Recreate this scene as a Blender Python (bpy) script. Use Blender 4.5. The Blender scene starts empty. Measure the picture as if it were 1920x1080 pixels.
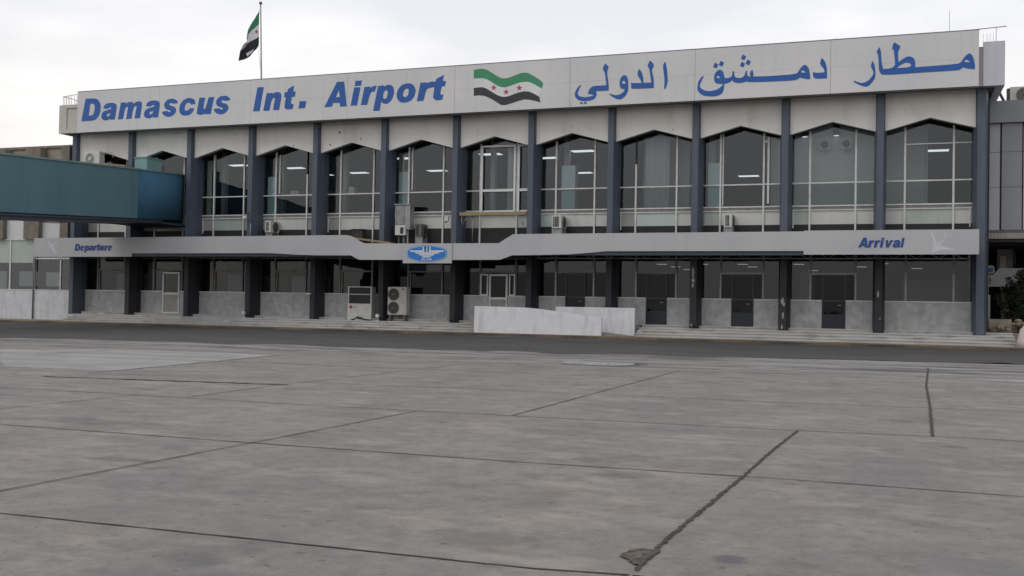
import bpy, bmesh, math, random
from mathutils import Vector, Matrix
rnd = random.Random(7)
S = bpy.context.scene
COL = S.collection
# ---------------------------------------------------------------- camera
cam = bpy.data.cameras.new('camera'); cam.sensor_width = 36; cam.lens = 1930.54/1920*36
cam.clip_start = .1; cam.clip_end = 3000
co = bpy.data.objects.new('camera', cam); COL.objects.link(co); S.camera = co
yaw, pitch, roll = 0.350924, 0.0185298, 0.0180766
f = Vector((-math.sin(yaw)*math.cos(pitch), math.cos(yaw)*math.cos(pitch), math.sin(pitch)))
r = Vector((math.cos(yaw), math.sin(yaw), 0)); u = r.cross(f)
r2 = r*math.cos(roll)+u*math.sin(roll); u2 = u*math.cos(roll)-r*math.sin(roll)
co.matrix_world = Matrix(((r2.x, u2.x, -f.x, 44.4136), (r2.y, u2.y, -f.y, -47.1308), (r2.z, u2.z, -f.z, 1.3622), (0, 0, 0, 1)))
# ---------------------------------------------------------------- overcast sky and a weak, very soft sun
SUN_EL, SUN_AZ = math.radians(48), math.radians(215)      # azimuth measured clockwise from +Y: ahead of the facade, towards its far end
w = bpy.data.worlds.new('World'); S.world = w; w.use_nodes = True
n = w.node_tree.nodes; l = w.node_tree.links; bg = n['Background']; bg.inputs[1].default_value = .1
sky = n.new('ShaderNodeTexSky'); sky.sky_type = 'NISHITA'; sky.sun_disc = False
sky.sun_elevation = SUN_EL; sky.sun_rotation = SUN_AZ; sky.dust_density = 3; sky.air_density = 1.2
tc = n.new('ShaderNodeTexCoord'); mp = n.new('ShaderNodeMapping'); mp.inputs['Scale'].default_value = (1, 1, 3.2); mp.inputs['Location'].default_value = (.35, .2, .1)
no = n.new('ShaderNodeTexNoise'); no.inputs['Scale'].default_value = 3.4; no.inputs['Detail'].default_value = 5
cr = n.new('ShaderNodeValToRGB'); cr.color_ramp.elements[0].position = .40; cr.color_ramp.elements[0].color = (.80, .80, .80, 1)
cr.color_ramp.elements[1].position = .58; cr.color_ramp.elements[1].color = (1, 1, 1, 1)
sep = n.new('ShaderNodeSeparateXYZ')
hz = n.new('ShaderNodeValToRGB'); e = hz.color_ramp.elements
e[0].position = 0; e[0].color = (.98, .92, .86, 1); e[1].position = .42; e[1].color = (.86, .87, .91, 1)
e2 = hz.color_ramp.elements.new(.16); e2.color = (.97, .94, .92, 1)
e3 = hz.color_ramp.elements.new(.26); e3.color = (.93, .925, .945, 1)
vm = n.new('ShaderNodeVectorMath'); vm.operation = 'SCALE'; vm.inputs['Scale'].default_value = 10.85
mx = n.new('ShaderNodeMix'); mx.data_type = 'RGBA'
l.new(tc.outputs['Generated'], mp.inputs['Vector']); l.new(mp.outputs[0], no.inputs['Vector']); l.new(no.outputs['Fac'], cr.inputs[0])
l.new(tc.outputs['Generated'], sep.inputs[0]); l.new(sep.outputs['Z'], hz.inputs[0]); l.new(hz.outputs[0], vm.inputs[0])
l.new(cr.outputs[0], mx.inputs[0]); l.new(sky.outputs[0], mx.inputs[6]); l.new(vm.outputs[0], mx.inputs[7]); l.new(mx.outputs[2], bg.inputs[0])
sl = bpy.data.lights.new('sun', 'SUN'); sl.energy = .6; sl.angle = math.radians(25); sl.color = (1, .96, .9)
so = bpy.data.objects.new('sun', sl); COL.objects.link(so); so.location = (20, -30, 60)
sd = Vector((math.sin(SUN_AZ)*math.cos(SUN_EL), math.cos(SUN_AZ)*math.cos(SUN_EL), math.sin(SUN_EL)))
so.rotation_euler = sd.to_track_quat('Z', 'Y').to_euler()
S.view_settings.view_transform = 'Standard'; S.view_settings.look = 'None'; S.view_settings.exposure = 0; S.view_settings.gamma = 1
S.render.engine = 'CYCLES'

# ---------------------------------------------------------------- materials
def mat(name, c1, c2=None, scale=2., stretch=(1, 1, 1), rough=.6, spec=.4, metal=0, lo=.35, hi=.65, streak=0, streak_col=(.05, .045, .04),
        streak_scale=(2.5, 2.5, .25), streak_lo=.55, streak_hi=.75, speck=0, bump=0, bump_scale=40, detail=6):
    m = bpy.data.materials.new(name); m.use_nodes = True; nt = m.node_tree; N = nt.nodes; L = nt.links
    b = N['Principled BSDF']; b.inputs['Roughness'].default_value = rough; b.inputs['Metallic'].default_value = metal
    b.inputs['Specular IOR Level'].default_value = spec
    g = N.new('ShaderNodeNewGeometry')
    def noise(st, sc, de=detail):
        mp = N.new('ShaderNodeMapping'); mp.inputs['Scale'].default_value = st; L.new(g.outputs['Position'], mp.inputs['Vector'])
        q = N.new('ShaderNodeTexNoise'); q.inputs['Scale'].default_value = sc; q.inputs['Detail'].default_value = de; L.new(mp.outputs[0], q.inputs['Vector']); return q.outputs['Fac']
    def ramp(src, a, bb, ca=(0, 0, 0, 1), cb=(1, 1, 1, 1)):
        q = N.new('ShaderNodeValToRGB'); E = q.color_ramp.elements; E[0].position = a; E[1].position = bb; E[0].color = ca; E[1].color = cb; L.new(src, q.inputs[0]); return q.outputs[0]
    def mixc(fac, a, bb, k=1.):
        q = N.new('ShaderNodeMix'); q.data_type = 'RGBA'
        if k != 1: mm = N.new('ShaderNodeMath'); mm.operation = 'MULTIPLY'; L.new(fac, mm.inputs[0]); mm.inputs[1].default_value = k; fac = mm.outputs[0]
        L.new(fac, q.inputs[0])
        for i, v in ((6, a), (7, bb)):
            if isinstance(v, tuple): q.inputs[i].default_value = (*v[:3], 1)
            else: L.new(v, q.inputs[i])
        return q.outputs[2]
    c = ramp(noise(stretch, scale), lo, hi, (*c1, 1), (*(c2 or tuple(x*.85 for x in c1)), 1))
    if streak: c = mixc(ramp(noise(streak_scale, 1.6, 5), streak_lo, streak_hi), c, streak_col, streak)
    if speck: c = mixc(ramp(noise((1, 1, 1), 9, 3), .66, .74), c, streak_col, speck)
    L.new(c, b.inputs['Base Color'])
    if bump:
        bp = N.new('ShaderNodeBump'); bp.inputs['Strength'].default_value = bump; bp.inputs['Distance'].default_value = .02
        L.new(noise((1, 1, 1), bump_scale, 4), bp.inputs['Height']); L.new(bp.outputs[0], b.inputs['Normal'])
    m['nodes'] = 1
    return m
def glass(name, tint, k=1.5, base=.02, wob=.02):
    m = bpy.data.materials.new(name); m.use_nodes = True; nt = m.node_tree; N = nt.nodes; L = nt.links
    N.remove(N['Principled BSDF']); out = N['Material Output']
    t = N.new('ShaderNodeBsdfTransparent'); t.inputs[0].default_value = (*tint, 1)
    gl = N.new('ShaderNodeBsdfGlossy'); gl.inputs['Roughness'].default_value = .015; gl.inputs[0].default_value = (.88, .94, 1, 1)
    fr = N.new('ShaderNodeFresnel'); fr.inputs[0].default_value = 1.5
    mm = N.new('ShaderNodeMath'); mm.operation = 'MULTIPLY_ADD'; mm.use_clamp = True; L.new(fr.outputs[0], mm.inputs[0]); mm.inputs[1].default_value = k; mm.inputs[2].default_value = base
    no = N.new('ShaderNodeTexNoise'); no.inputs['Scale'].default_value = .8; g = N.new('ShaderNodeNewGeometry'); L.new(g.outputs['Position'], no.inputs['Vector'])
    bp = N.new('ShaderNodeBump'); bp.inputs['Strength'].default_value = wob; bp.inputs['Distance'].default_value = .3; L.new(no.outputs['Fac'], bp.inputs['Height']); L.new(bp.outputs[0], gl.inputs['Normal'])
    mi = N.new('ShaderNodeMixShader'); L.new(mm.outputs[0], mi.inputs[0]); L.new(t.outputs[0], mi.inputs[1]); L.new(gl.outputs[0], mi.inputs[2]); L.new(mi.outputs[0], out.inputs[0])
    return m
def emit(name, col, st):
    m = bpy.data.materials.new(name); m.use_nodes = True; b = m.node_tree.nodes['Principled BSDF']
    b.inputs['Base Color'].default_value = (.8, .8, .8, 1); b.inputs['Emission Color'].default_value = (*col, 1); b.inputs['Emission Strength'].default_value = st
    return m
M = {}
M['fascia'] = mat('fascia_panel', (.54, .54, .555), (.60, .595, .59), scale=.35, rough=.45, streak=.3, streak_col=(.42, .41, .40))
M['seam'] = mat('dark_seam', (.12, .12, .14), rough=.7)
M['trim'] = mat('blue_grey_trim', (.16, .17, .24), rough=.5)
M['canopy'] = mat('canopy_panel', (.40, .40, .415), (.445, .445, .455), scale=.4, rough=.45, streak=.2, streak_col=(.36, .35, .34))
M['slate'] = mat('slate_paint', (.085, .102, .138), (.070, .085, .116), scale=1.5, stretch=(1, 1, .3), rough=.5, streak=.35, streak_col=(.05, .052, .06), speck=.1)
M['slate_dark'] = mat('near_black_shaft', (.026, .027, .033), (.020, .021, .026), scale=1.5, stretch=(1, 1, .3), rough=.55)
M['slate_band'] = mat('slate_band', (.055, .068, .095), (.048, .06, .085), scale=1, rough=.5)
M['spandrel'] = mat('painted_concrete', (.69, .68, .65), (.63, .62, .59), scale=.9, rough=.75, streak=.26, streak_col=(.25, .235, .20), streak_scale=(1.2, 1.2, .35), streak_lo=.5, streak_hi=.8, speck=.1, bump=.1)
M['concrete'] = mat('parapet_concrete', (.55, .53, .49), (.47, .45, .41), scale=1.3, rough=.8, streak=.4, streak_col=(.3, .28, .24), bump=.1)
M['cladding'] = mat('ribbed_metal', (.50, .51, .56), (.46, .47, .52), scale=1, stretch=(8, 8, .2), rough=.4, streak=.2, streak_col=(.33, .33, .37))
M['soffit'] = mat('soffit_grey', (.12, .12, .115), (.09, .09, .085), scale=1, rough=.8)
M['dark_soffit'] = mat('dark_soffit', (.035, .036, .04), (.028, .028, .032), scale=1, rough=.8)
M['alu'] = mat('aluminium_frame', (.64, .64, .63), (.54, .54, .53), scale=3, rough=.35, spec=.6, streak=.25, streak_col=(.25, .25, .24))
M['alu_bright'] = mat('bright_frame', (.66, .67, .68), (.6, .6, .6), scale=3, rough=.35)
M['alu_mid'] = mat('dull_frame', (.34, .34, .335), (.27, .27, .265), scale=3, rough=.4)
M['alu_dark'] = mat('dark_frame', (.20, .20, .19), (.15, .15, .145), scale=3, rough=.45)
M['glass'] = glass('window_glass', (.74, .77, .77), 1.5, .006)
M['glass_tint'] = glass('tinted_glass', (.52, .60, .58), 1.2, .01)
M['glass_dark'] = glass('ground_floor_glass', (.42, .43, .44), 1.0, .0)
M['glass_door'] = glass('door_glass', (.30, .31, .33), .4, .0)
M['pane_white'] = mat('opaque_pane_white', (.47, .48, .46), (.54, .54, .515), scale=.8, stretch=(1, 1, .5), rough=.18, spec=.5, streak=.3, streak_col=(.22, .225, .21))
M['pane_green'] = mat('opaque_pane_green', (.31, .365, .335), (.38, .42, .39), scale=.8, rough=.15, spec=.5, streak=.3, streak_col=(.15, .18, .165))
M['pane_grey'] = mat('opaque_pane_grey', (.26, .265, .25), (.34, .345, .33), scale=.8, rough=.18, spec=.5)
M['pane_mint'] = mat('opaque_pane_mint', (.42, .48, .46), (.38, .44, .42), scale=.5, rough=.15, spec=.5)
M['black'] = mat('black_gap', (.018, .018, .02), rough=.6)
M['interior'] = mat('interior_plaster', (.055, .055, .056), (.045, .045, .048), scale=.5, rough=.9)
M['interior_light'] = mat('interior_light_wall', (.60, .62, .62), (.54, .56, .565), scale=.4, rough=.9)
M['interior_floor'] = mat('interior_floor', (.08, .08, .08), scale=.6, rough=.5)
M['cyan'] = mat('pale_blue_laminate', (.56, .72, .77), (.50, .66, .71), scale=.8, stretch=(1, 1, .3), rough=.4)
M['marble'] = mat('grey_marble', (.45, .45, .46), (.35, .35, .355), scale=3.2, rough=.55, lo=.36, hi=.64, streak=.32, streak_col=(.17, .165, .16), streak_scale=(1.8, 1.8, .8), streak_lo=.5, streak_hi=.68, bump=.05)
M['marble_pale'] = mat('pale_marble', (.56, .56, .585), (.49, .49, .51), scale=2.4, rough=.5, streak=.36, streak_col=(.24, .235, .23), streak_scale=(2.6, 2.6, .35), streak_lo=.5, streak_hi=.72)
M['rampwall'] = mat('whitewashed_concrete', (.67, .67, .70), (.61, .61, .63), scale=2.6, rough=.75, streak=.36, streak_col=(.29, .285, .28), streak_scale=(2.4, 2.4, .5), streak_lo=.52, streak_hi=.74, bump=.12)
M['step'] = mat('stone_step', (.50, .495, .48), (.40, .395, .38), scale=1.2, stretch=(.6, 2, 2), rough=.7, streak=.55, streak_col=(.17, .16, .15), streak_scale=(.9, .9, 1.2), streak_lo=.53, streak_hi=.72, bump=.1)
M['kerb'] = mat('stained_kerb', (.13, .095, .06), (.045, .04, .035), scale=.8, stretch=(.6, 1, 2), rough=.85, lo=.40, hi=.62, streak=.45, streak_col=(.20, .145, .07), streak_scale=(.35, .5, 1), streak_lo=.56, streak_hi=.7, bump=.3)
M['kerb_top'] = mat('tan_kerb_top', (.215, .175, .13), (.12, .10, .078), scale=.9, stretch=(.5, 1, 1), rough=.85, bump=.2)
M['pave'] = mat('pavement_concrete', (.27, .25, .225), (.20, .185, .165), scale=1.4, rough=.85, streak=.5, streak_col=(.10, .085, .07), bump=.2)
M['asphalt'] = mat('asphalt', (.076, .074, .074), (.060, .058, .058), scale=.9, stretch=(.35, 1.2, 1), rough=.75, spec=.3, streak=.55, streak_col=(.034, .03, .028), streak_scale=(.12, .5, 1), streak_lo=.5, streak_hi=.7, bump=.25, bump_scale=60)
M['joint'] = mat('tar_joint', (.030, .028, .026), (.060, .055, .05), scale=14, rough=.9, bump=.4)
M['joint_thin'] = mat('dusty_joint', (.012, .011, .010), (.030, .027, .025), scale=6, rough=.9)
M['yellow_line'] = mat('worn_ochre_line', (.13, .10, .05), (.035, .03, .028), scale=3, rough=.8, lo=.45, hi=.55)
M['patch_dark'] = mat('broken_edge', (.05, .046, .042), (.11, .10, .09), scale=22, rough=.9, bump=.8, bump_scale=50)
M['patch_light'] = mat('broken_aggregate', (.15, .125, .10), (.045, .042, .038), scale=16, rough=.9, lo=.42, hi=.6, bump=.8, bump_scale=50)
M['patch_new'] = mat('newer_concrete', (.285, .28, .272), (.225, .217, .21), scale=.9, stretch=(.6, 1, 1), lo=.4, hi=.6, rough=.7, streak=.3, streak_col=(.16, .155, .15), streak_scale=(.3, 1, 1))
M['blue'] = mat('blue_letter', (.016, .098, .36), (.014, .086, .32), scale=1.2, rough=.45)
M['blue_dark'] = mat('dark_blue_letter', (.016, .062, .27), rough=.45)
M['green'] = mat('flag_green', (.045, .25, .125), (.04, .22, .11), scale=2, rough=.5)
M['white'] = mat('flag_white', (.66, .66, .67), (.6, .6, .61), scale=2, rough=.5)
M['flagblack'] = mat('flag_black', (.033, .034, .042), rough=.5)
M['red'] = mat('flag_red', (.46, .045, .05), rough=.5)
M['cloth_green'] = mat('cloth_green', (.03, .17, .085), rough=.8); M['cloth_white'] = mat('cloth_white', (.62, .62, .66), rough=.8)
M['cloth_black'] = mat('cloth_black', (.018, .018, .024), rough=.8); M['cloth_red'] = mat('cloth_red', (.5, .04, .06), rough=.8)
M['logo_blue'] = mat('logo_blue', (.018, .19, .56), (.016, .165, .5), scale=3, rough=.4)
M['logo_edge'] = mat('logo_edge', (.05, .16, .33), rough=.4)
M['plane_mark'] = mat('pale_plane_mark', (.55, .55, .575), rough=.4)
M['teal'] = mat('teal_paint', (.098, .19, .215), (.085, .17, .20), scale=.7, stretch=(1, 1, .25), rough=.45, streak=.35, streak_col=(.06, .115, .14), streak_scale=(1, 1.5, .12), speck=.12)
M['teal_blue'] = mat('blue_teal_paint', (.045, .118, .19), (.037, .10, .168), scale=.7, stretch=(1, 1, .25), rough=.65, spec=.15)
M['teal_trim'] = mat('pale_teal_trim', (.19, .28, .28), (.15, .22, .225), scale=2, rough=.5)
M['teal_pale'] = mat('pale_teal_paint', (.18, .30, .30), (.15, .26, .265), scale=2, rough=.5)
M['ac_white'] = mat('ac_white', (.58, .58, .56), (.50, .50, .48), scale=3, rough=.45, streak=.3, streak_col=(.3, .29, .27))
M['ac_beige'] = mat('ac_beige', (.47, .46, .42), (.42, .41, .37), scale=3, rough=.5, streak=.3, streak_col=(.25, .235, .2))
M['ac_dark'] = mat('ac_dark', (.035, .035, .034), rough=.5)
M['ac_grey'] = mat('ac_grey', (.16, .155, .145), (.12, .115, .105), scale=4, rough=.6)
M['logo_red'] = mat('logo_red', (.42, .02, .05), rough=.4)
M['grey_metal'] = mat('grey_metal', (.27, .265, .26), (.20, .195, .19), scale=4, rough=.5, streak=.4, streak_col=(.12, .11, .1))
M['wood'] = mat('raw_timber', (.32, .24, .14), (.24, .175, .10), scale=3, stretch=(.6, 8, 8), rough=.75)
M['brown_stone'] = mat('brown_stone', (.22, .19, .155), (.16, .14, .115), scale=2.5, rough=.85, streak=.4, streak_col=(.10, .09, .08), bump=.2)
M['beige_stone'] = mat('beige_stone', (.33, .285, .235), (.26, .225, .185), scale=3, rough=.85, streak=.5, streak_col=(.22, .20, .17))
M['annex_white'] = mat('annex_white', (.60, .60, .615), (.56, .56, .57), scale=1, rough=.6)
M['annex_grey'] = mat('annex_grey', (.235, .245, .26), (.21, .22, .235), scale=.6, rough=.4, streak=.2, streak_col=(.17, .175, .18))
M['annex_lilac'] = mat('annex_lilac', (.40, .40, .435), (.37, .37, .40), scale=.6, rough=.5)
M['corrugated'] = mat('corrugated_beige', (.32, .30, .27), (.25, .23, .20), scale=2, rough=.5, streak=.3)
M['cable'] = mat('cable_rubber', (.03, .03, .032), rough=.6)
M['steel'] = mat('galvanised_steel', (.32, .32, .33), (.26, .26, .27), scale=4, rough=.4, metal=.3)
M['door_grey'] = mat('door_panel_grey', (.33, .325, .30), (.29, .285, .265), scale=2, rough=.5)
M['door_blue'] = mat('dark_blue_door', (.018, .024, .038), (.014, .018, .030), scale=2, rough=.35)
M['scar'] = mat('bare_plaster', (.40, .39, .39), (.28, .27, .27), scale=9, rough=.85)
M['leaf'] = mat('oleander_leaf', (.013, .021, .011), (.026, .036, .019), scale=5, rough=.55)
M['stem'] = mat('bush_stem', (.06, .045, .03), rough=.9)
M['rubble'] = mat('rubble', (.30, .25, .20), (.17, .14, .115), scale=6, rough=.95, bump=.5)
M['sign_white'] = mat('sign_white', (.72, .72, .76), (.66, .66, .7), scale=1, rough=.5)
M['bollard'] = mat('painted_bollard', (.62, .54, .50), (.52, .45, .42), scale=3, rough=.6)
M['lamp'] = emit('lit_panel', (.93, .97, 1), .95)
M['lamp_small'] = emit('lit_downlight', (.95, .97, 1), .75)
# puddle and apron have their own node trees
pm = bpy.data.materials.new('standing_water'); pm.use_nodes = True; b = pm.node_tree.nodes['Principled BSDF']
b.inputs['Base Color'].default_value = (.05, .05, .05, 1); b.inputs['Roughness'].default_value = .008; b.inputs['IOR'].default_value = 1.33; M['water'] = pm
M['wet'] = mat('wet_concrete', (.085, .08, .077), (.13, .122, .115), scale=2.2, rough=.35, lo=.4, hi=.6)
def apron_mat():
    m = bpy.data.materials.new('apron_concrete'); m.use_nodes = True; nt = m.node_tree; N = nt.nodes; L = nt.links; b = N['Principled BSDF']
    g = N.new('ShaderNodeNewGeometry'); P = g.outputs['Position']
    def noise(st, sc, de=6, ro=.55, off=(0, 0, 0)):
        mp = N.new('ShaderNodeMapping'); mp.inputs['Scale'].default_value = st; mp.inputs['Location'].default_value = off; L.new(P, mp.inputs['Vector'])
        q = N.new('ShaderNodeTexNoise'); q.inputs['Scale'].default_value = sc; q.inputs['Detail'].default_value = de; q.inputs['Roughness'].default_value = ro; L.new(mp.outputs[0], q.inputs['Vector']); return q.outputs['Fac']
    def ramp(s, a, bb, ca=(0, 0, 0, 1), cb=(1, 1, 1, 1)):
        q = N.new('ShaderNodeValToRGB'); E = q.color_ramp.elements; E[0].position = a; E[1].position = bb; E[0].color = ca; E[1].color = cb; L.new(s, q.inputs[0]); return q.outputs[0]
    def mul(a, k):
        q = N.new('ShaderNodeMath'); q.operation = 'MULTIPLY'; L.new(a, q.inputs[0])
        if isinstance(k, float): q.inputs[1].default_value = k
        else: L.new(k, q.inputs[1])
        return q.outputs[0]
    def mixc(fac, a, bb):
        q = N.new('ShaderNodeMix'); q.data_type = 'RGBA'; L.new(fac, q.inputs[0])
        for i, v in ((6, a), (7, bb)):
            if isinstance(v, tuple): q.inputs[i].default_value = (*v, 1)
            else: L.new(v, q.inputs[i])
        return q.outputs[2]
    def ramp_inv(s, a, bb):
        q = N.new('ShaderNodeMapRange'); q.interpolation_type = 'SMOOTHSTEP'; q.inputs[1].default_value = a; q.inputs[2].default_value = bb; q.inputs[3].default_value = 1; q.inputs[4].default_value = 0; L.new(s, q.inputs[0]); return q.outputs[0]
    c = ramp(noise((1, 1, 1), .75, 9, .68), .36, .64, (.180, .168, .154, 1), (.250, .227, .201, 1))
    # bluish worn areas
    c = mixc(mul(ramp(noise((.8, 1, 1), .48, 9, .70, (7, 3, 0)), .50, .63), .62), c, (.146, .145, .150))
    # fine mottling
    c = mixc(mul(ramp(noise((1, 1, 1), 5, 9, .75), .45, .68), .8), c, (.122, .113, .104))
    c = mixc(mul(ramp(noise((1, 1, 1), 45, 6, .75), .48, .70), .6), c, (.10, .094, .086))
    # sweeping streaks
    c = mixc(mul(ramp(noise((.6, 1, 1), 1.6, 9, .72, (3, 9, 0)), .52, .66), .7), c, (.30, .268, .234))
    # soft oil stains
    c = mixc(mul(ramp(noise((1, 1, 1), 1.05, 4, .55, (2.4, 1.2, 0)), .60, .70), .62), c, (.092, .090, .094))
    c = mixc(mul(ramp(noise((1, 1, 1), 11, 2, .4, (5, 5, 0)), .69, .735), .6), c, (.07, .066, .064))
    # old oil stains, each at its own spot
    dn = noise((1, 1, 1), 6, 5, .65); 
    for ox, oy, rx, ry, k in ((43.61, -41.38, .10, .11, .8), (42.39, -38.85, .28, .22, .5), (45.07, -35.53, .16, .14, .6), (36.0, -37.93, .75, .22, .55), (37.2, -38.88, .35, .12, .4), (38.29, -39.99, .42, .12, .6), (41.13, -40.91, .22, .16, .35), (42.2, -41.47, .40, .22, .45), (42.05, -40.25, .3, .3, .3), (43.95, -41.36, .14, .12, .45), (41.0, -36.3, .5, .3, .3), (46.0, -37.4, .3, .2, .4), (42.75, -21.3, .9, .8, .85), (44.0, -21.0, 1.0, .6, .8), (39.0, -22.3, .7, .5, .85), (38.6, -17.9, 1.5, .7, .8), (34.6, -19.0, 2.2, .7, .7), (27.8, -19.6, 1.6, .8, .6), (47.6, -19.0, 1.6, .6, .7)):
        mp = N.new('ShaderNodeMapping'); mp.inputs['Location'].default_value = (-ox/rx, -oy/ry, 0); mp.inputs['Scale'].default_value = (1/rx, 1/ry, 1); L.new(P, mp.inputs['Vector'])
        ln = N.new('ShaderNodeVectorMath'); ln.operation = 'LENGTH'; L.new(mp.outputs[0], ln.inputs[0])
        ad = N.new('ShaderNodeMath'); ad.operation = 'MULTIPLY_ADD'; L.new(dn, ad.inputs[0]); ad.inputs[1].default_value = 1.6; L.new(ln.outputs['Value'], ad.inputs[2])
        c = mixc(mul(ramp_inv(ad.outputs[0], 1.3, 2.0), k), c, (.088, .084, .088))
    # wet, dirty strip next to the road
    sx = N.new('ShaderNodeSeparateXYZ'); L.new(P, sx.inputs[0])
    mr = N.new('ShaderNodeMapRange'); mr.inputs[1].default_value = -26; mr.inputs[2].default_value = -21.5; L.new(sx.outputs['Y'], mr.inputs[0])
    wet = mul(ramp(noise((.3, 1.1, 1), 1.0, 8, .7, (1, 2, 0)), .49, .56), mr.outputs[0])
    c = mixc(mul(wet, .9), c, (.075, .071, .070))
    c = mixc(mul(mul(ramp(noise((.12, 1.1, 1), 1.3, 6, .65, (9, 4, 0)), .50, .57), mr.outputs[0]), .8), c, (.27, .265, .26))
    # slab to slab tone
    L.new(c, b.inputs['Base Color'])
    rr = ramp(noise((1, 1.5, 1), 1.2, 5), .3, .7, (.60, .60, .60, 1), (.82, .82, .82, 1)); L.new(rr, b.inputs['Roughness'])
    b.inputs['Specular IOR Level'].default_value = .35
    bp = N.new('ShaderNodeBump'); bp.inputs['Strength'].default_value = .25; bp.inputs['Distance'].default_value = .01; L.new(noise((1, 1, 1), 30, 6), bp.inputs['Height']); L.new(bp.outputs[0], b.inputs['Normal'])
    return m
M['apron'] = apron_mat()

# ---------------------------------------------------------------- builders
ORG = {}
def tag(o, label=None, cat=None, group=None, kind=None):
    for k, v in (('label', label), ('category', cat), ('group', group), ('kind', kind)):
        if v: o[k] = v
    return o
def thing(name, loc, label, cat, group=None):
    o = bpy.data.objects.new(name, None); COL.objects.link(o); o.location = loc; o.empty_display_size = .2
    ORG[o.name] = Vector(loc); return tag(o, label, cat, group)
class MB:
    def __init__(s): s.b = bmesh.new()
    def face(s, pts, mi=0):
        f = s.b.faces.new([s.b.verts.new(p) for p in pts]); f.material_index = mi; return f
    def hexa(s, p, mi=0):            # 8 corners: bottom ring then top ring
        v = [s.b.verts.new(q) for q in p]
        for a in ((3, 2, 1, 0), (4, 5, 6, 7), (0, 1, 5, 4), (1, 2, 6, 5), (2, 3, 7, 6), (3, 0, 4, 7)):
            s.b.faces.new([v[i] for i in a]).material_index = mi
        return s
    def box(s, x0, x1, y0, y1, z0, z1, mi=0):
        return s.hexa([(x0, y0, z0), (x1, y0, z0), (x1, y1, z0), (x0, y1, z0), (x0, y0, z1), (x1, y0, z1), (x1, y1, z1), (x0, y1, z1)], mi)
    def loft(s, a, b, mi=0):         # two point loops of equal length, capped
        va = [s.b.verts.new(p) for p in a]; vb = [s.b.verts.new(p) for p in b]; k = len(a)
        for i in range(k): s.b.faces.new((va[i], va[(i+1) % k], vb[(i+1) % k], vb[i])).material_index = mi
        s.b.faces.new(va[::-1]).material_index = mi; s.b.faces.new(vb).material_index = mi; return s
    def pxz(s, poly, y0, y1, mi=0): return s.loft([(x, y0, z) for x, z in poly], [(x, y1, z) for x, z in poly], mi)
    def pyz(s, poly, x0, x1, mi=0): return s.loft([(x0, y, z) for y, z in poly], [(x1, y, z) for y, z in poly], mi)
    def pxy(s, poly, z0, z1, mi=0): return s.loft([(x, y, z0) for x, y in poly], [(x, y, z1) for x, y in poly], mi)
    def tube(s, pts, r, seg=8, mi=0):
        pts = [Vector(p) for p in pts]; rings = []
        for i, p in enumerate(pts):
            d = (pts[min(i+1, len(pts)-1)]-pts[max(i-1, 0)]).normalized()
            a = d.cross(Vector((0, 0, 1)) if abs(d.z) < .9 else Vector((1, 0, 0))).normalized(); c = d.cross(a)
            rr = r[i] if isinstance(r, (list, tuple)) else r
            rings.append([s.b.verts.new(p+(a*math.cos(t)+c*math.sin(t))*rr) for t in [2*math.pi*k/seg for k in range(seg)]])
        for A, B in zip(rings, rings[1:]):
            for k in range(seg):
                fc = s.b.faces.new((A[k], A[(k+1) % seg], B[(k+1) % seg], B[k])); fc.material_index = mi; fc.smooth = True
        s.b.faces.new(rings[0][::-1]).material_index = mi; s.b.faces.new(rings[-1]).material_index = mi; return s
    def ball(s, c, r, mi=0, sc=(1, 1, 1), seg=12):
        m = Matrix.Translation(c) @ Matrix.Diagonal((*sc, 1)); q = bmesh.ops.create_uvsphere(s.b, u_segments=seg, v_segments=seg//2+2, radius=r, matrix=m)
        for v in q['verts']:
            for fc in v.link_faces: fc.material_index = mi; fc.smooth = True
        return s
    def strip(s, pts, wd, z, jag=.3, step=.25, mi=0):   # flat ragged strip along a ground polyline
        P = []
        for a, b in zip(pts, pts[1:]):
            a = Vector((*a, 0)); b = Vector((*b, 0)); k = max(1, int((b-a).length/step))
            P += [a+(b-a)*(i/k) for i in range(k)]
        P.append(Vector((*pts[-1], 0))); L = []; R = []
        for i, p in enumerate(P):
            d = (P[min(i+1, len(P)-1)]-P[max(i-1, 0)]).normalized(); nn = Vector((-d.y, d.x, 0)); wv = rnd.uniform(-1, 1)*wd*jag*.4
            L.append(s.b.verts.new(p+nn*(wd/2*(1+rnd.uniform(-jag, jag))+wv)+Vector((0, 0, z)))); R.append(s.b.verts.new(p-nn*(wd/2*(1+rnd.uniform(-jag, jag))-wv)+Vector((0, 0, z))))
        for i in range(len(P)-1): s.b.faces.new((R[i], R[i+1], L[i+1], L[i])).material_index = mi
        return s
    def build(s, name, mats, parent=None, bevel=0, loc=None, recalc=True):
        me = bpy.data.meshes.new(name)
        if recalc: bmesh.ops.recalc_face_normals(s.b, faces=s.b.faces[:])
        if bevel: bmesh.ops.bevel(s.b, geom=s.b.edges[:], offset=bevel, segments=2, affect='EDGES', clamp_overlap=True)
        org = Vector((0, 0, 0)); p = parent
        while p is not None:
            if p.name in ORG: org = ORG[p.name]; break
            p = p.parent
        off = Vector(loc) if loc else Vector((0, 0, 0))
        bmesh.ops.translate(s.b, verts=s.b.verts[:], vec=-(org if loc is None else Vector((0, 0, 0))))
        s.b.to_mesh(me); s.b.free()
        for m in (mats if isinstance(mats, (list, tuple)) else [mats]): me.materials.append(m)
        o = bpy.data.objects.new(name, me); COL.objects.link(o)
        if parent: o.parent = parent
        if loc: o.location = off
        return o
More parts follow.
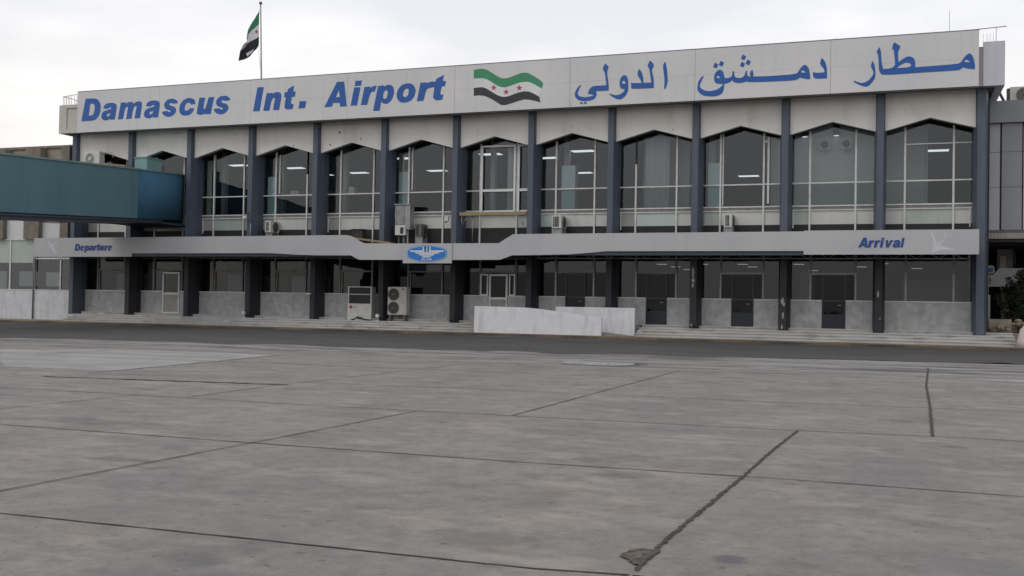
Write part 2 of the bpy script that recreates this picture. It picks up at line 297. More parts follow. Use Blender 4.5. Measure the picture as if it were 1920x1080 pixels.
def decal(name, polys, y, depth, m, parent):     # flat outlines with holes on a facade plane: letters, emblems
    c = bpy.data.curves.new(name, 'CURVE'); c.dimensions = '2D'; c.fill_mode = 'BOTH'; c.extrude = depth/2
    for p in polys:
        s = c.splines.new('POLY'); s.points.add(len(p)-1); s.use_cyclic_u = True
        for q, (x, z) in zip(s.points, p): q.co = (x, z, 0, 1)
    o = bpy.data.objects.new(name, c); me = bpy.data.meshes.new_from_object(o); bpy.data.objects.remove(o); bpy.data.curves.remove(c)
    me.transform(Matrix(((1, 0, 0, 0), (0, 0, -1, y), (0, 1, 0, 0), (0, 0, 0, 1))))
    me.name = name; me.materials.clear(); me.materials.append(m)
    o = bpy.data.objects.new(name, me); COL.objects.link(o); o.parent = parent
    return o
def struct(o): o['kind'] = 'structure'; return o
def copy_part(o, parent, dx):
    c = o.copy(); COL.objects.link(c); c.parent = parent; c.location = o.location+Vector((dx, 0, 0)); return c

# ---- outlines of the lettering and emblems in metres on the facade (x, z)
ARABIC={
 'international':[[(31.85,12.83),(32.02,12.67),(32.00,12.57),(31.98,12.50),(31.96,12.44),(31.96,12.32),(32.00,12.06),(32.03,11.85),(32.04,11.72),(32.04,11.54),(31.42,11.55),(31.45,11.49),(31.46,11.43),(31.46,11.36),(31.43,11.29),(31.38,11.21),(31.30,11.16),(31.19,11.13),(31.06,11.11),(30.90,11.11),(30.76,11.12),(30.65,11.15),(30.56,11.19),(30.48,11.25),(30.43,11.33),(30.40,11.41),(30.40,11.50),(30.43,11.59),(30.47,11.67),(30.52,11.74),(30.58,11.81),(30.68,11.89),(30.70,11.85),(30.60,11.68),(30.56,11.58),(30.54,11.50),(30.55,11.44),(30.59,11.38),(30.67,11.34),(30.79,11.31),(30.91,11.29),(31.04,11.30),(31.16,11.32),(31.33,11.36),(31.29,11.39),(31.22,11.41),(31.03,11.44),(31.08,11.58),(31.12,11.66),(31.18,11.73),(31.24,11.77),(31.31,11.79),(31.49,11.80),(31.93,11.80),(31.88,12.14),(31.85,12.35),(31.81,12.45),(31.76,12.52),(31.75,12.58),(31.76,12.65),(31.79,12.72)],
  [(30.73,11.08),(30.81,11.02),(30.73,10.97),(30.64,11.03)],
  [(30.92,11.08),(31.01,11.02),(30.92,10.96),(30.83,11.02)],
  [(32.77,12.22),(32.83,12.21),(32.89,12.17),(32.93,12.09),(32.96,11.99),(32.97,11.84),(32.98,11.65),(32.97,11.49),(32.92,11.37),(32.86,11.26),(32.77,11.18),(32.68,11.12),(32.59,11.10),(32.48,11.11),(32.37,11.16),(32.26,11.22),(32.07,11.36),(32.10,11.40),(32.26,11.33),(32.37,11.31),(32.48,11.31),(32.58,11.33),(32.67,11.38),(32.75,11.44),(32.82,11.57),(32.70,11.58),(32.64,11.61),(32.60,11.67),(32.57,11.75),(32.56,11.84),(32.56,11.94),(32.59,12.04),(32.63,12.12),(32.67,12.17),(32.72,12.21)],
  [(32.76,11.97),(32.81,11.92),(32.83,11.88),(32.85,11.81),(32.70,11.83),(32.67,11.92)],
  [(33.99,12.83),(34.12,12.69),(34.16,12.60),(34.15,12.52),(34.12,12.46),(34.08,12.42),(34.08,12.34),(34.11,12.21),(34.14,12.08),(34.16,11.96),(34.17,11.81),(34.18,11.54),(33.41,11.55),(33.14,11.57),(33.12,11.60),(33.11,11.68),(33.11,11.87),(33.17,11.83),(33.29,11.82),(33.60,11.80),(33.55,11.96),(33.49,12.05),(33.43,12.14),(33.40,12.24),(33.42,12.34),(33.44,12.41),(33.47,12.47),(33.57,12.35),(33.62,12.24),(33.66,12.10),(33.68,11.98),(33.69,11.81),(34.06,11.80),(34.00,12.15),(33.96,12.38),(33.93,12.49),(33.89,12.54),(33.88,12.60),(33.90,12.67),(33.93,12.74)],
  [(34.70,12.73),(34.72,12.62),(34.75,12.50),(34.79,12.24),(34.81,11.98),(34.82,11.84),(34.80,11.74),(34.78,11.64),(34.72,11.47),(34.65,11.47),(34.67,11.69),(34.67,11.87),(34.65,12.08),(34.62,12.26),(34.60,12.41),(34.59,12.52),(34.60,12.59),(34.63,12.65)]],
 'damascus':[[(41.57,12.45),(41.67,12.33),(41.72,12.23),(41.76,12.10),(41.79,11.91),(41.80,11.53),(41.43,11.54),(41.28,11.56),(41.24,11.61),(41.21,11.69),(41.20,11.85),(41.27,11.82),(41.39,11.80),(41.68,11.80),(41.69,11.83),(41.69,11.86),(41.67,11.93),(41.62,12.01),(41.54,12.11),(41.50,12.20),(41.51,12.27),(41.53,12.34)],
  [(40.88,12.19),(40.95,12.13),(41.00,12.06),(41.04,11.96),(41.07,11.81),(41.10,11.54),(40.98,11.54),(40.86,11.57),(40.65,11.64),(40.60,11.59),(40.54,11.56),(40.46,11.53),(40.15,11.52),(39.32,11.53),(38.69,11.55),(38.44,11.57),(38.36,11.60),(38.30,11.59),(38.26,11.57),(38.17,11.55),(38.05,11.55),(37.95,11.56),(37.87,11.58),(37.80,11.61),(37.73,11.69),(37.66,11.63),(37.61,11.60),(37.55,11.58),(37.49,11.56),(37.38,11.54),(37.38,11.39),(37.36,11.29),(37.33,11.19),(37.28,11.12),(37.21,11.07),(37.11,11.03),(36.99,11.01),(36.85,11.01),(36.71,11.02),(36.57,11.04),(36.44,11.08),(36.34,11.14),(36.26,11.22),(36.20,11.30),(36.18,11.40),(36.18,11.51),(36.20,11.63),(36.23,11.74),(36.29,11.83),(36.34,11.90),(36.43,11.97),(36.46,11.93),(36.38,11.79),(36.34,11.69),(36.30,11.60),(36.29,11.52),(36.30,11.46),(36.35,11.40),(36.44,11.33),(36.55,11.29),(36.68,11.26),(36.80,11.26),(36.93,11.28),(37.05,11.31),(37.15,11.36),(37.23,11.42),(37.29,11.48),(37.32,11.52),(37.31,11.55),(37.10,11.57),(37.00,11.61),(36.95,11.68),(36.93,11.77),(36.92,11.89),(36.95,11.99),(36.99,12.08),(37.05,12.14),(37.11,12.19),(37.17,12.20),(37.22,12.19),(37.27,12.16),(37.32,12.10),(37.35,12.00),(37.40,11.81),(37.55,11.80),(37.63,11.82),(37.69,11.86),(37.73,11.94),(37.75,12.10),(37.81,12.08),(37.82,11.93),(37.85,11.85),(37.89,11.81),(37.97,11.78),(38.07,11.77),(38.16,11.79),(38.23,11.83),(38.28,11.90),(38.32,12.07),(38.38,12.07),(38.38,11.94),(38.40,11.87),(38.44,11.83),(38.48,11.81),(38.54,11.81),(38.50,11.92),(38.52,12.00),(38.60,12.13),(38.63,12.05),(38.65,11.97),(38.66,11.80),(39.32,11.78),(40.20,11.79),(40.52,11.82),(40.57,11.88),(40.62,11.94),(40.67,12.03),(40.72,12.10),(40.77,12.14),(40.81,12.17)],
  [(37.10,11.94),(37.22,11.82),(37.05,11.83),(37.04,11.91)],
  [(40.78,11.96),(40.92,11.84),(40.72,11.85),(40.71,11.91)],
  [(36.95,12.54),(37.10,12.43),(37.02,12.26),(36.87,12.35)],
  [(37.21,12.60),(37.36,12.50),(37.28,12.33),(37.12,12.42)],
  [(38.19,12.82),(38.33,12.72),(38.25,12.55),(38.10,12.64)],
  [(38.14,12.50),(38.29,12.40),(38.21,12.23),(38.06,12.32)],
  [(38.39,12.58),(38.54,12.48),(38.46,12.31),(38.31,12.40)]],
 'airport':[[(43.65,12.19),(43.73,12.01),(43.76,11.84),(43.78,11.60),(43.76,11.43),(43.70,11.32),(43.63,11.23),(43.54,11.14),(43.46,11.09),(43.40,11.08),(43.33,11.09),(43.23,11.12),(43.11,11.18),(42.90,11.31),(42.91,11.37),(43.11,11.28),(43.23,11.25),(43.33,11.26),(43.42,11.30),(43.52,11.36),(43.59,11.45),(43.66,11.54),(43.69,11.62),(43.70,11.68),(43.67,11.77),(43.62,11.87),(43.59,11.95),(43.60,12.01),(43.62,12.08)],
  [(43.92,12.75),(43.98,12.60),(44.00,12.42),(44.01,12.18),(44.04,11.99),(44.09,11.79),(44.33,11.80),(44.45,11.83),(44.52,11.89),(44.56,11.95),(44.56,12.00),(44.55,12.16),(44.50,12.59),(44.43,12.62),(44.45,12.75),(44.47,12.82),(44.52,12.91),(44.76,12.73),(44.73,12.61),(44.71,12.56),(44.68,12.52),(44.67,12.39),(44.70,12.05),(44.83,12.15),(44.92,12.21),(45.02,12.26),(45.10,12.27),(45.19,12.25),(45.26,12.21),(45.32,12.14),(45.35,12.03),(45.36,11.79),(45.85,11.80),(46.72,11.82),(47.04,11.84),(47.11,11.88),(47.18,11.96),(47.26,12.09),(47.34,12.18),(47.46,12.25),(47.56,12.14),(47.60,12.03),(47.64,11.89),(47.66,11.76),(47.67,11.57),(47.50,11.58),(47.38,11.61),(47.20,11.67),(47.13,11.60),(47.08,11.57),(47.02,11.56),(46.71,11.55),(45.85,11.55),(44.54,11.53),(44.06,11.55),(43.99,11.61),(43.95,11.68),(43.92,11.78),(43.91,11.97),(43.89,12.28),(43.87,12.45),(43.81,12.52),(43.83,12.58),(43.86,12.64)],
  [(44.62,11.80),(44.76,11.91),(44.85,11.96),(44.94,12.00),(45.03,12.01),(45.10,11.99),(45.16,11.96),(45.21,11.90),(45.18,11.86),(45.14,11.83),(45.07,11.81),(44.93,11.80)],
  [(47.34,11.99),(47.40,11.95),(47.44,11.92),(47.48,11.86),(47.27,11.89),(47.27,11.93)]],
}
EMBLEM=[[(25.22,12.93),(25.40,12.96),(25.66,12.97),(25.89,12.91),(26.19,12.73),(26.48,12.54),(26.68,12.44),(26.86,12.42),(27.06,12.44),(27.34,12.53),(27.62,12.62),(27.85,12.64),(28.05,12.61),(28.33,12.45),(28.62,12.26),(28.82,12.08)],
 [(25.23,12.50),(25.41,12.51),(25.67,12.50),(25.90,12.44),(26.20,12.26),(26.49,12.08),(26.69,12.00),(26.86,11.98),(27.06,12.01),(27.35,12.10),(27.63,12.17),(27.86,12.20),(28.11,12.17),(28.34,12.06),(28.54,11.94),(28.76,11.82)],
 [(25.24,12.05),(25.41,12.06),(25.68,12.06),(25.91,11.98),(26.21,11.79),(26.50,11.62),(26.70,11.54),(26.87,11.52),(27.07,11.55),(27.36,11.64),(27.64,11.71),(27.87,11.74),(28.12,11.71),(28.35,11.60),(28.49,11.52),(28.63,11.43)],
 [(25.25,11.65),(25.42,11.67),(25.63,11.66),(25.83,11.62),(26.12,11.49),(26.36,11.35),(26.68,11.14),(26.88,11.12),(27.08,11.16),(27.37,11.23),(27.65,11.31),(27.89,11.35),(28.13,11.32),(28.41,11.25),(28.55,11.21),(28.69,11.16)]]
STARS=[[(26.290,12.160),(26.330,12.050),(26.450,12.040),(26.350,11.980),(26.390,11.870),(26.290,11.940),(26.190,11.880),(26.230,11.990),(26.130,12.060),(26.250,12.050)],
 [(26.930,11.920),(26.970,11.810),(27.090,11.800),(27.000,11.740),(27.040,11.630),(26.940,11.700),(26.840,11.640),(26.870,11.750),(26.780,11.820),(26.900,11.810)],
 [(27.610,12.070),(27.650,11.960),(27.760,11.950),(27.670,11.890),(27.710,11.780),(27.610,11.850),(27.510,11.790),(27.550,11.900),(27.450,11.970),(27.570,11.970)]]
PLANE_D=[(0.06,4.68),(0.34,4.41),(0.84,4.54),(0.93,4.50),(0.46,4.28),(0.66,4.05),(0.82,4.01),(0.80,3.95),(0.69,3.94),(0.62,3.88),(0.56,3.91),(0.53,3.98),(0.29,4.21),(0.19,3.99),(0.11,3.86),(0.15,4.22),(0.18,4.43)]
PLANE_A=[(45.99,4.73),(46.04,4.71),(46.26,4.27),(46.51,4.50),(46.49,4.69),(46.52,4.72),(46.58,4.56),(46.76,4.56),(46.75,4.51),(46.60,4.49),(46.33,4.20),(46.92,4.00),(46.90,3.97),(46.46,4.00),(46.02,3.89),(46.00,3.94),(46.10,4.10),(46.06,4.45)]
LATIN={
 'Damascus':[[(1.38,12.78),(1.86,12.77),(2.06,12.75),(2.15,12.73),(2.23,12.68),(2.31,12.62),(2.37,12.54),(2.42,12.44),(2.45,12.34),(2.46,12.22),(2.45,12.09),(2.43,11.96),(2.38,11.85),(2.32,11.74),(2.24,11.66),(2.16,11.58),(2.08,11.54),(2.00,11.52),(1.76,11.50),(1.11,11.50)],
  [(1.71,12.47),(1.95,12.47),(2.03,12.36),(2.05,12.26),(2.04,12.14),(2.02,12.03),(1.98,11.93),(1.94,11.86),(1.90,11.82),(1.82,11.80),(1.63,11.81)],
  [(2.65,12.16),(2.68,12.26),(2.73,12.33),(2.81,12.39),(2.92,12.43),(3.07,12.45),(3.21,12.45),(3.34,12.44),(3.44,12.41),(3.51,12.37),(3.56,12.31),(3.58,12.24),(3.58,12.13),(3.54,11.89),(3.48,11.50),(3.16,11.50),(3.17,11.58),(3.06,11.52),(2.98,11.49),(2.89,11.47),(2.80,11.48),(2.70,11.50),(2.62,11.54),(2.57,11.59),(2.54,11.65),(2.53,11.72),(2.54,11.79),(2.56,11.86),(2.61,11.92),(2.68,11.98),(2.79,12.02),(2.93,12.05),(3.05,12.08),(3.20,12.10),(3.21,12.17),(3.17,12.20),(3.12,12.20),(3.06,12.18),(3.01,12.16),(2.96,12.13),(2.86,12.13)],
  [(2.88,11.79),(2.98,11.84),(3.05,11.86),(3.17,11.87),(3.13,11.78),(3.08,11.73),(2.95,11.67)],
  [(3.87,12.43),(4.24,12.42),(4.22,12.32),(4.32,12.40),(4.41,12.43),(4.51,12.44),(4.60,12.43),(4.68,12.40),(4.72,12.37),(4.75,12.31),(4.86,12.39),(4.95,12.42),(5.05,12.44),(5.15,12.43),(5.29,12.39),(5.32,12.28),(5.32,12.19),(5.30,12.02),(5.21,11.50),(4.84,11.50),(4.97,12.17),(4.89,12.19),(4.83,12.17),(4.77,12.12),(4.71,11.94),(4.63,11.50),(4.26,11.48),(4.38,12.16),(4.28,12.17),(4.18,12.08),(4.12,11.91),(4.04,11.49),(3.69,11.49)],
  [(5.60,12.14),(5.63,12.24),(5.68,12.31),(5.76,12.37),(5.87,12.41),(6.02,12.43),(6.16,12.43),(6.29,12.42),(6.39,12.39),(6.46,12.35),(6.51,12.29),(6.53,12.22),(6.53,12.11),(6.49,11.87),(6.43,11.48),(6.11,11.48),(6.12,11.56),(6.01,11.50),(5.93,11.47),(5.84,11.45),(5.75,11.46),(5.65,11.48),(5.57,11.52),(5.52,11.57),(5.49,11.63),(5.48,11.70),(5.49,11.77),(5.51,11.84),(5.56,11.90),(5.63,11.96),(5.74,12.00),(5.88,12.03),(6.00,12.06),(6.15,12.08),(6.16,12.15),(6.12,12.18),(6.07,12.18),(6.01,12.16),(5.96,12.14),(5.91,12.11),(5.81,12.11)],
  [(5.83,11.77),(5.93,11.82),(6.00,11.84),(6.12,11.85),(6.08,11.76),(6.03,11.71),(5.90,11.65)],
  [(6.69,11.78),(7.06,11.81),(7.11,11.74),(7.27,11.73),(7.26,11.81),(7.02,11.89),(6.91,11.95),(6.86,12.02),(6.83,12.09),(6.83,12.17),(6.86,12.25),(6.92,12.33),(7.00,12.39),(7.11,12.44),(7.24,12.46),(7.38,12.46),(7.50,12.44),(7.59,12.40),(7.67,12.34),(7.74,12.21),(7.49,12.19),(7.39,12.19),(7.37,12.21),(7.32,12.22),(7.20,12.23),(7.16,12.15),(7.22,12.10),(7.31,12.07),(7.44,12.04),(7.54,11.98),(7.60,11.91),(7.63,11.83),(7.62,11.75),(7.58,11.68),(7.51,11.60),(7.42,11.54),(7.31,11.49),(7.19,11.47),(7.07,11.48),(6.95,11.51),(6.83,11.57),(6.75,11.64)],
  [(8.90,12.10),(8.60,12.08),(8.55,12.17),(8.41,12.19),(8.33,12.17),(8.27,12.12),(8.23,12.06),(8.20,11.98),(8.19,11.90),(8.20,11.80),(8.29,11.76),(8.35,11.76),(8.42,11.78),(8.48,11.81),(8.53,11.89),(8.83,11.86),(8.75,11.71),(8.67,11.62),(8.57,11.55),(8.44,11.50),(8.29,11.49),(8.16,11.50),(8.05,11.52),(7.96,11.58),(7.89,11.66),(7.85,11.76),(7.84,11.88),(7.86,11.99),(7.90,12.12),(7.97,12.22),(8.06,12.31),(8.19,12.38),(8.33,12.43),(8.47,12.45),(8.59,12.43),(8.70,12.40),(8.79,12.36),(8.85,12.28)],
  [(9.15,12.42),(9.52,12.41),(9.43,11.99),(9.42,11.83),(9.45,11.77),(9.54,11.81),(9.61,11.97),(9.74,12.41),(10.10,12.42),(9.90,11.50),(9.54,11.51),(9.55,11.56),(9.43,11.51),(9.33,11.49),(9.23,11.48),(9.13,11.50),(9.01,11.56),(9.00,11.66),(9.04,11.88)],
  [(10.09,11.76),(10.46,11.79),(10.51,11.72),(10.67,11.71),(10.66,11.79),(10.42,11.87),(10.31,11.93),(10.26,12.00),(10.23,12.07),(10.23,12.15),(10.26,12.23),(10.32,12.31),(10.40,12.37),(10.51,12.42),(10.64,12.44),(10.78,12.44),(10.90,12.42),(10.99,12.38),(11.07,12.32),(11.14,12.19),(10.89,12.17),(10.79,12.17),(10.77,12.19),(10.72,12.20),(10.60,12.21),(10.56,12.13),(10.62,12.08),(10.71,12.05),(10.84,12.02),(10.94,11.96),(11.00,11.89),(11.03,11.81),(11.02,11.73),(10.98,11.66),(10.91,11.58),(10.82,11.52),(10.71,11.47),(10.59,11.45),(10.47,11.46),(10.35,11.49),(10.23,11.55),(10.15,11.62)]],
 'Int':[[(12.83,12.78),(13.22,12.77),(12.99,11.51),(12.59,11.51)],
  [(13.41,12.44),(13.77,12.43),(13.78,12.38),(13.88,12.44),(13.96,12.46),(14.06,12.46),(14.15,12.45),(14.24,12.41),(14.29,12.37),(14.31,12.30),(14.31,12.23),(14.30,12.10),(14.19,11.51),(13.82,11.52),(13.93,12.14),(13.84,12.17),(13.74,12.08),(13.68,11.91),(13.60,11.50),(13.22,11.51)],
  [(14.67,12.43),(14.69,12.54),(14.74,12.60),(14.83,12.65),(14.93,12.69),(15.07,12.75),(15.03,12.44),(15.18,12.43),(15.13,12.16),(14.95,12.16),(14.91,11.92),(14.91,11.82),(14.93,11.79),(15.07,11.77),(15.02,11.53),(14.87,11.51),(14.77,11.51),(14.67,11.51),(14.59,11.54),(14.54,11.60),(14.52,11.67),(14.53,11.80),(14.59,12.16),(14.48,12.17),(14.52,12.43)],
  [(15.43,11.91),(15.83,11.89),(15.76,11.53),(15.36,11.53)]],
 'Airport':[[(17.62,12.79),(18.04,12.79),(18.22,11.50),(17.83,11.50),(17.81,11.70),(17.42,11.71),(17.35,11.52),(16.91,11.52)],
  [(17.74,12.37),(17.81,12.00),(17.57,12.00)],
  [(18.69,12.78),(19.07,12.78),(19.02,12.52),(18.66,12.52)],
  [(18.63,12.45),(18.99,12.44),(18.81,11.51),(18.44,11.52)],
  [(19.22,12.43),(19.55,12.45),(19.54,12.35),(19.67,12.43),(19.76,12.46),(19.92,12.47),(19.81,12.17),(19.69,12.17),(19.61,12.14),(19.56,12.07),(19.50,11.91),(19.40,11.52),(19.03,11.52)],
  [(19.99,12.44),(20.33,12.46),(20.32,12.39),(20.45,12.45),(20.53,12.47),(20.63,12.47),(20.71,12.45),(20.80,12.40),(20.86,12.33),(20.89,12.23),(20.90,12.11),(20.89,11.98),(20.85,11.85),(20.79,11.72),(20.72,11.63),(20.62,11.56),(20.54,11.52),(20.45,11.51),(20.37,11.52),(20.29,11.56),(20.23,11.60),(20.19,11.67),(20.10,11.18),(19.74,11.19)],
  [(20.38,12.17),(20.43,12.20),(20.50,12.20),(20.55,12.12),(20.55,12.04),(20.53,11.94),(20.51,11.86),(20.45,11.78),(20.31,11.78),(20.29,11.85),(20.29,11.92),(20.30,12.02),(20.33,12.10)],
  [(21.61,12.48),(21.72,12.48),(21.83,12.46),(21.92,12.41),(22.00,12.35),(22.05,12.27),(22.08,12.18),(22.10,12.07),(22.08,11.96),(22.05,11.85),(21.99,11.75),(21.92,11.66),(21.83,11.60),(21.71,11.55),(21.56,11.52),(21.43,11.52),(21.31,11.54),(21.21,11.59),(21.14,11.67),(21.08,11.76),(21.06,11.86),(21.05,11.98),(21.08,12.10),(21.13,12.21),(21.20,12.30),(21.29,12.38),(21.39,12.43),(21.50,12.47)],
  [(21.56,12.21),(21.61,12.22),(21.70,12.21),(21.72,12.15),(21.72,12.08),(21.71,11.99),(21.69,11.91),(21.66,11.86),(21.61,11.82),(21.51,11.79),(21.40,11.88),(21.41,12.00),(21.43,12.08),(21.47,12.14),(21.51,12.19)],
  [(22.36,12.47),(22.72,12.47),(22.70,12.39),(22.80,12.46),(22.90,12.49),(23.07,12.49),(22.96,12.19),(22.84,12.19),(22.77,12.16),(22.70,12.10),(22.64,11.95),(22.54,11.56),(22.18,11.55)],
  [(23.18,12.48),(23.21,12.58),(23.27,12.64),(23.43,12.70),(23.63,12.79),(23.58,12.49),(23.75,12.47),(23.69,12.22),(23.53,12.22),(23.46,11.96),(23.45,11.86),(23.49,11.81),(23.62,11.82),(23.57,11.58),(23.45,11.55),(23.35,11.54),(23.24,11.55),(23.15,11.58),(23.09,11.65),(23.06,11.72),(23.07,11.81),(23.09,11.94),(23.13,12.20),(22.99,12.21),(23.06,12.49)]],
 'Departure':[[(2.07,4.43),(2.21,4.43),(2.26,4.42),(2.29,4.42),(2.31,4.40),(2.33,4.39),(2.35,4.36),(2.36,4.33),(2.37,4.30),(2.37,4.27),(2.37,4.23),(2.37,4.19),(2.35,4.16),(2.33,4.13),(2.31,4.11),(2.29,4.08),(2.27,4.07),(2.25,4.07),(2.18,4.06),(2.00,4.06)],
  [(2.17,4.34),(2.23,4.34),(2.25,4.31),(2.26,4.28),(2.26,4.25),(2.25,4.21),(2.24,4.18),(2.23,4.16),(2.22,4.15),(2.20,4.15),(2.14,4.15)],
  [(2.66,4.19),(2.66,4.24),(2.65,4.29),(2.62,4.32),(2.58,4.34),(2.54,4.34),(2.49,4.32),(2.45,4.29),(2.42,4.25),(2.40,4.20),(2.39,4.15),(2.41,4.11),(2.44,4.07),(2.47,4.05),(2.52,4.05),(2.57,4.07),(2.61,4.10),(2.55,4.14),(2.52,4.13),(2.50,4.13),(2.48,4.15),(2.47,4.17),(2.47,4.18),(2.66,4.18)],
  [(2.59,4.22),(2.59,4.25),(2.57,4.27),(2.55,4.28),(2.52,4.27),(2.49,4.25),(2.48,4.22)],
  [(2.74,4.32),(2.84,4.33),(2.84,4.31),(2.87,4.33),(2.89,4.33),(2.92,4.33),(2.94,4.33),(2.97,4.31),(2.98,4.29),(2.99,4.26),(3.00,4.23),(2.99,4.19),(2.98,4.15),(2.97,4.12),(2.95,4.09),(2.92,4.07),(2.90,4.06),(2.87,4.05),(2.85,4.06),(2.83,4.07),(2.81,4.08),(2.80,4.10),(2.77,3.96),(2.67,3.96)],
  [(2.85,4.25),(2.87,4.25),(2.88,4.25),(2.90,4.23),(2.90,4.21),(2.89,4.18),(2.89,4.16),(2.87,4.13),(2.83,4.13),(2.83,4.15),(2.83,4.17),(2.83,4.20),(2.84,4.23)],
  [(3.03,4.25),(3.04,4.28),(3.06,4.30),(3.08,4.32),(3.11,4.33),(3.15,4.34),(3.19,4.34),(3.23,4.33),(3.25,4.32),(3.27,4.31),(3.29,4.30),(3.29,4.27),(3.29,4.24),(3.28,4.17),(3.26,4.06),(3.18,4.06),(3.18,4.08),(3.15,4.07),(3.13,4.06),(3.10,4.05),(3.08,4.05),(3.05,4.06),(3.03,4.07),(3.01,4.09),(3.00,4.10),(3.00,4.12),(3.00,4.14),(3.01,4.16),(3.02,4.18),(3.04,4.20),(3.07,4.21),(3.11,4.22),(3.14,4.23),(3.19,4.23),(3.19,4.25),(3.18,4.26),(3.16,4.26),(3.15,4.26),(3.13,4.25),(3.12,4.24),(3.09,4.24)],
  [(3.10,4.14),(3.13,4.16),(3.14,4.16),(3.18,4.17),(3.17,4.14),(3.15,4.13),(3.12,4.11)],
  [(3.35,4.32),(3.44,4.33),(3.44,4.30),(3.47,4.32),(3.50,4.33),(3.54,4.34),(3.51,4.25),(3.48,4.25),(3.46,4.24),(3.44,4.22),(3.43,4.17),(3.40,4.06),(3.30,4.06)],
  [(3.58,4.33),(3.58,4.36),(3.60,4.38),(3.62,4.39),(3.65,4.40),(3.69,4.42),(3.68,4.33),(3.72,4.33),(3.71,4.25),(3.66,4.25),(3.65,4.18),(3.65,4.15),(3.65,4.14),(3.69,4.14),(3.68,4.07),(3.63,4.06),(3.61,4.06),(3.58,4.06),(3.56,4.07),(3.54,4.09),(3.54,4.11),(3.54,4.14),(3.56,4.25),(3.53,4.25),(3.54,4.33)],
  [(3.77,4.33),(3.87,4.33),(3.84,4.21),(3.84,4.16),(3.85,4.14),(3.87,4.16),(3.89,4.20),(3.93,4.33),(4.03,4.33),(3.97,4.07),(3.87,4.07),(3.88,4.08),(3.84,4.07),(3.82,4.06),(3.79,4.06),(3.76,4.07),(3.73,4.08),(3.73,4.11),(3.74,4.18)],
  [(4.09,4.32),(4.18,4.33),(4.18,4.30),(4.21,4.32),(4.24,4.33),(4.28,4.34),(4.25,4.25),(4.22,4.25),(4.20,4.24),(4.18,4.22),(4.17,4.17),(4.14,4.06),(4.04,4.06)],
  [(4.55,4.19),(4.55,4.24),(4.54,4.29),(4.51,4.32),(4.47,4.34),(4.42,4.34),(4.38,4.32),(4.34,4.29),(4.30,4.25),(4.28,4.20),(4.28,4.15),(4.29,4.11),(4.32,4.07),(4.36,4.05),(4.41,4.05),(4.45,4.07),(4.50,4.10),(4.43,4.14),(4.41,4.13),(4.38,4.13),(4.37,4.15),(4.36,4.17),(4.36,4.18),(4.54,4.18)],
  [(4.48,4.22),(4.47,4.25),(4.46,4.27),(4.43,4.28),(4.40,4.27),(4.38,4.25),(4.36,4.22)]],
 'Arrival':[[(43.40,4.52),(43.52,4.52),(43.57,4.11),(43.46,4.11),(43.45,4.17),(43.34,4.18),(43.32,4.12),(43.20,4.12)],
  [(43.43,4.38),(43.45,4.27),(43.39,4.27)],
  [(43.63,4.40),(43.72,4.40),(43.72,4.37),(43.75,4.40),(43.78,4.41),(43.82,4.41),(43.79,4.31),(43.76,4.31),(43.74,4.31),(43.72,4.28),(43.70,4.23),(43.68,4.11),(43.57,4.11)],
  [(43.86,4.40),(43.95,4.40),(43.95,4.37),(43.99,4.40),(44.01,4.41),(44.06,4.41),(44.02,4.31),(43.99,4.31),(43.97,4.31),(43.95,4.28),(43.94,4.23),(43.91,4.11),(43.81,4.11)],
  [(44.11,4.51),(44.21,4.51),(44.20,4.43),(44.10,4.43)],
  [(44.09,4.41),(44.19,4.40),(44.14,4.11),(44.04,4.11)],
  [(44.27,4.41),(44.37,4.41),(44.36,4.22),(44.46,4.41),(44.55,4.41),(44.39,4.11),(44.28,4.11)],
  [(44.57,4.32),(44.58,4.35),(44.60,4.37),(44.62,4.39),(44.65,4.40),(44.69,4.41),(44.73,4.41),(44.77,4.41),(44.80,4.40),(44.81,4.38),(44.83,4.36),(44.83,4.34),(44.83,4.31),(44.82,4.23),(44.81,4.11),(44.72,4.11),(44.72,4.14),(44.69,4.12),(44.67,4.11),(44.64,4.10),(44.62,4.10),(44.59,4.11),(44.57,4.12),(44.55,4.14),(44.54,4.16),(44.54,4.18),(44.54,4.20),(44.55,4.22),(44.56,4.24),(44.58,4.26),(44.61,4.27),(44.65,4.28),(44.69,4.29),(44.73,4.30),(44.73,4.32),(44.72,4.33),(44.71,4.33),(44.69,4.32),(44.67,4.32),(44.66,4.31),(44.63,4.31)],
  [(44.64,4.20),(44.67,4.22),(44.69,4.22),(44.72,4.23),(44.71,4.20),(44.69,4.18),(44.66,4.16)],
  [(44.91,4.50),(45.00,4.50),(44.93,4.11),(44.84,4.11)]],
}

# ---------------------------------------------------------------- setting
q = MB(); q.face([(-900, -700, -.03), (900, -700, -.03), (900, 900, -.03), (-900, 900, -.03)])
struct(q.build('ground', M['apron']))
q = MB(); q.face([(-60, -90, 0), (110, -90, 0), (110, -8, 0), (-60, -27, 0)])
struct(q.build('apron', M['apron']))
EDGE = [(-60, -26.2), (15, -19.9), (25, -18.4), (33.7, -17.7), (41.1, -16.2), (48, -14.6), (110, -5)]
q = MB(); ring = []
for a, b_ in zip(EDGE, EDGE[1:]):
    k = max(1, int((b_[0]-a[0])/.5)); ring += [(a[0]+(b_[0]-a[0])*i/k, a[1]+(b_[1]-a[1])*i/k+rnd.uniform(-.28, .28)+.35*math.sin(a[0]+(b_[0]-a[0])*i/k*1.7)) for i in range(k)]
top = [(x, -1.95) for x, y in ring]
for i in range(len(ring)-1): q.face([(*ring[i], .005), (*ring[i+1], .005), (*top[i+1], .005), (*top[i], .005)])
struct(q.build('road', M['asphalt']))
q = MB()
x = -40.
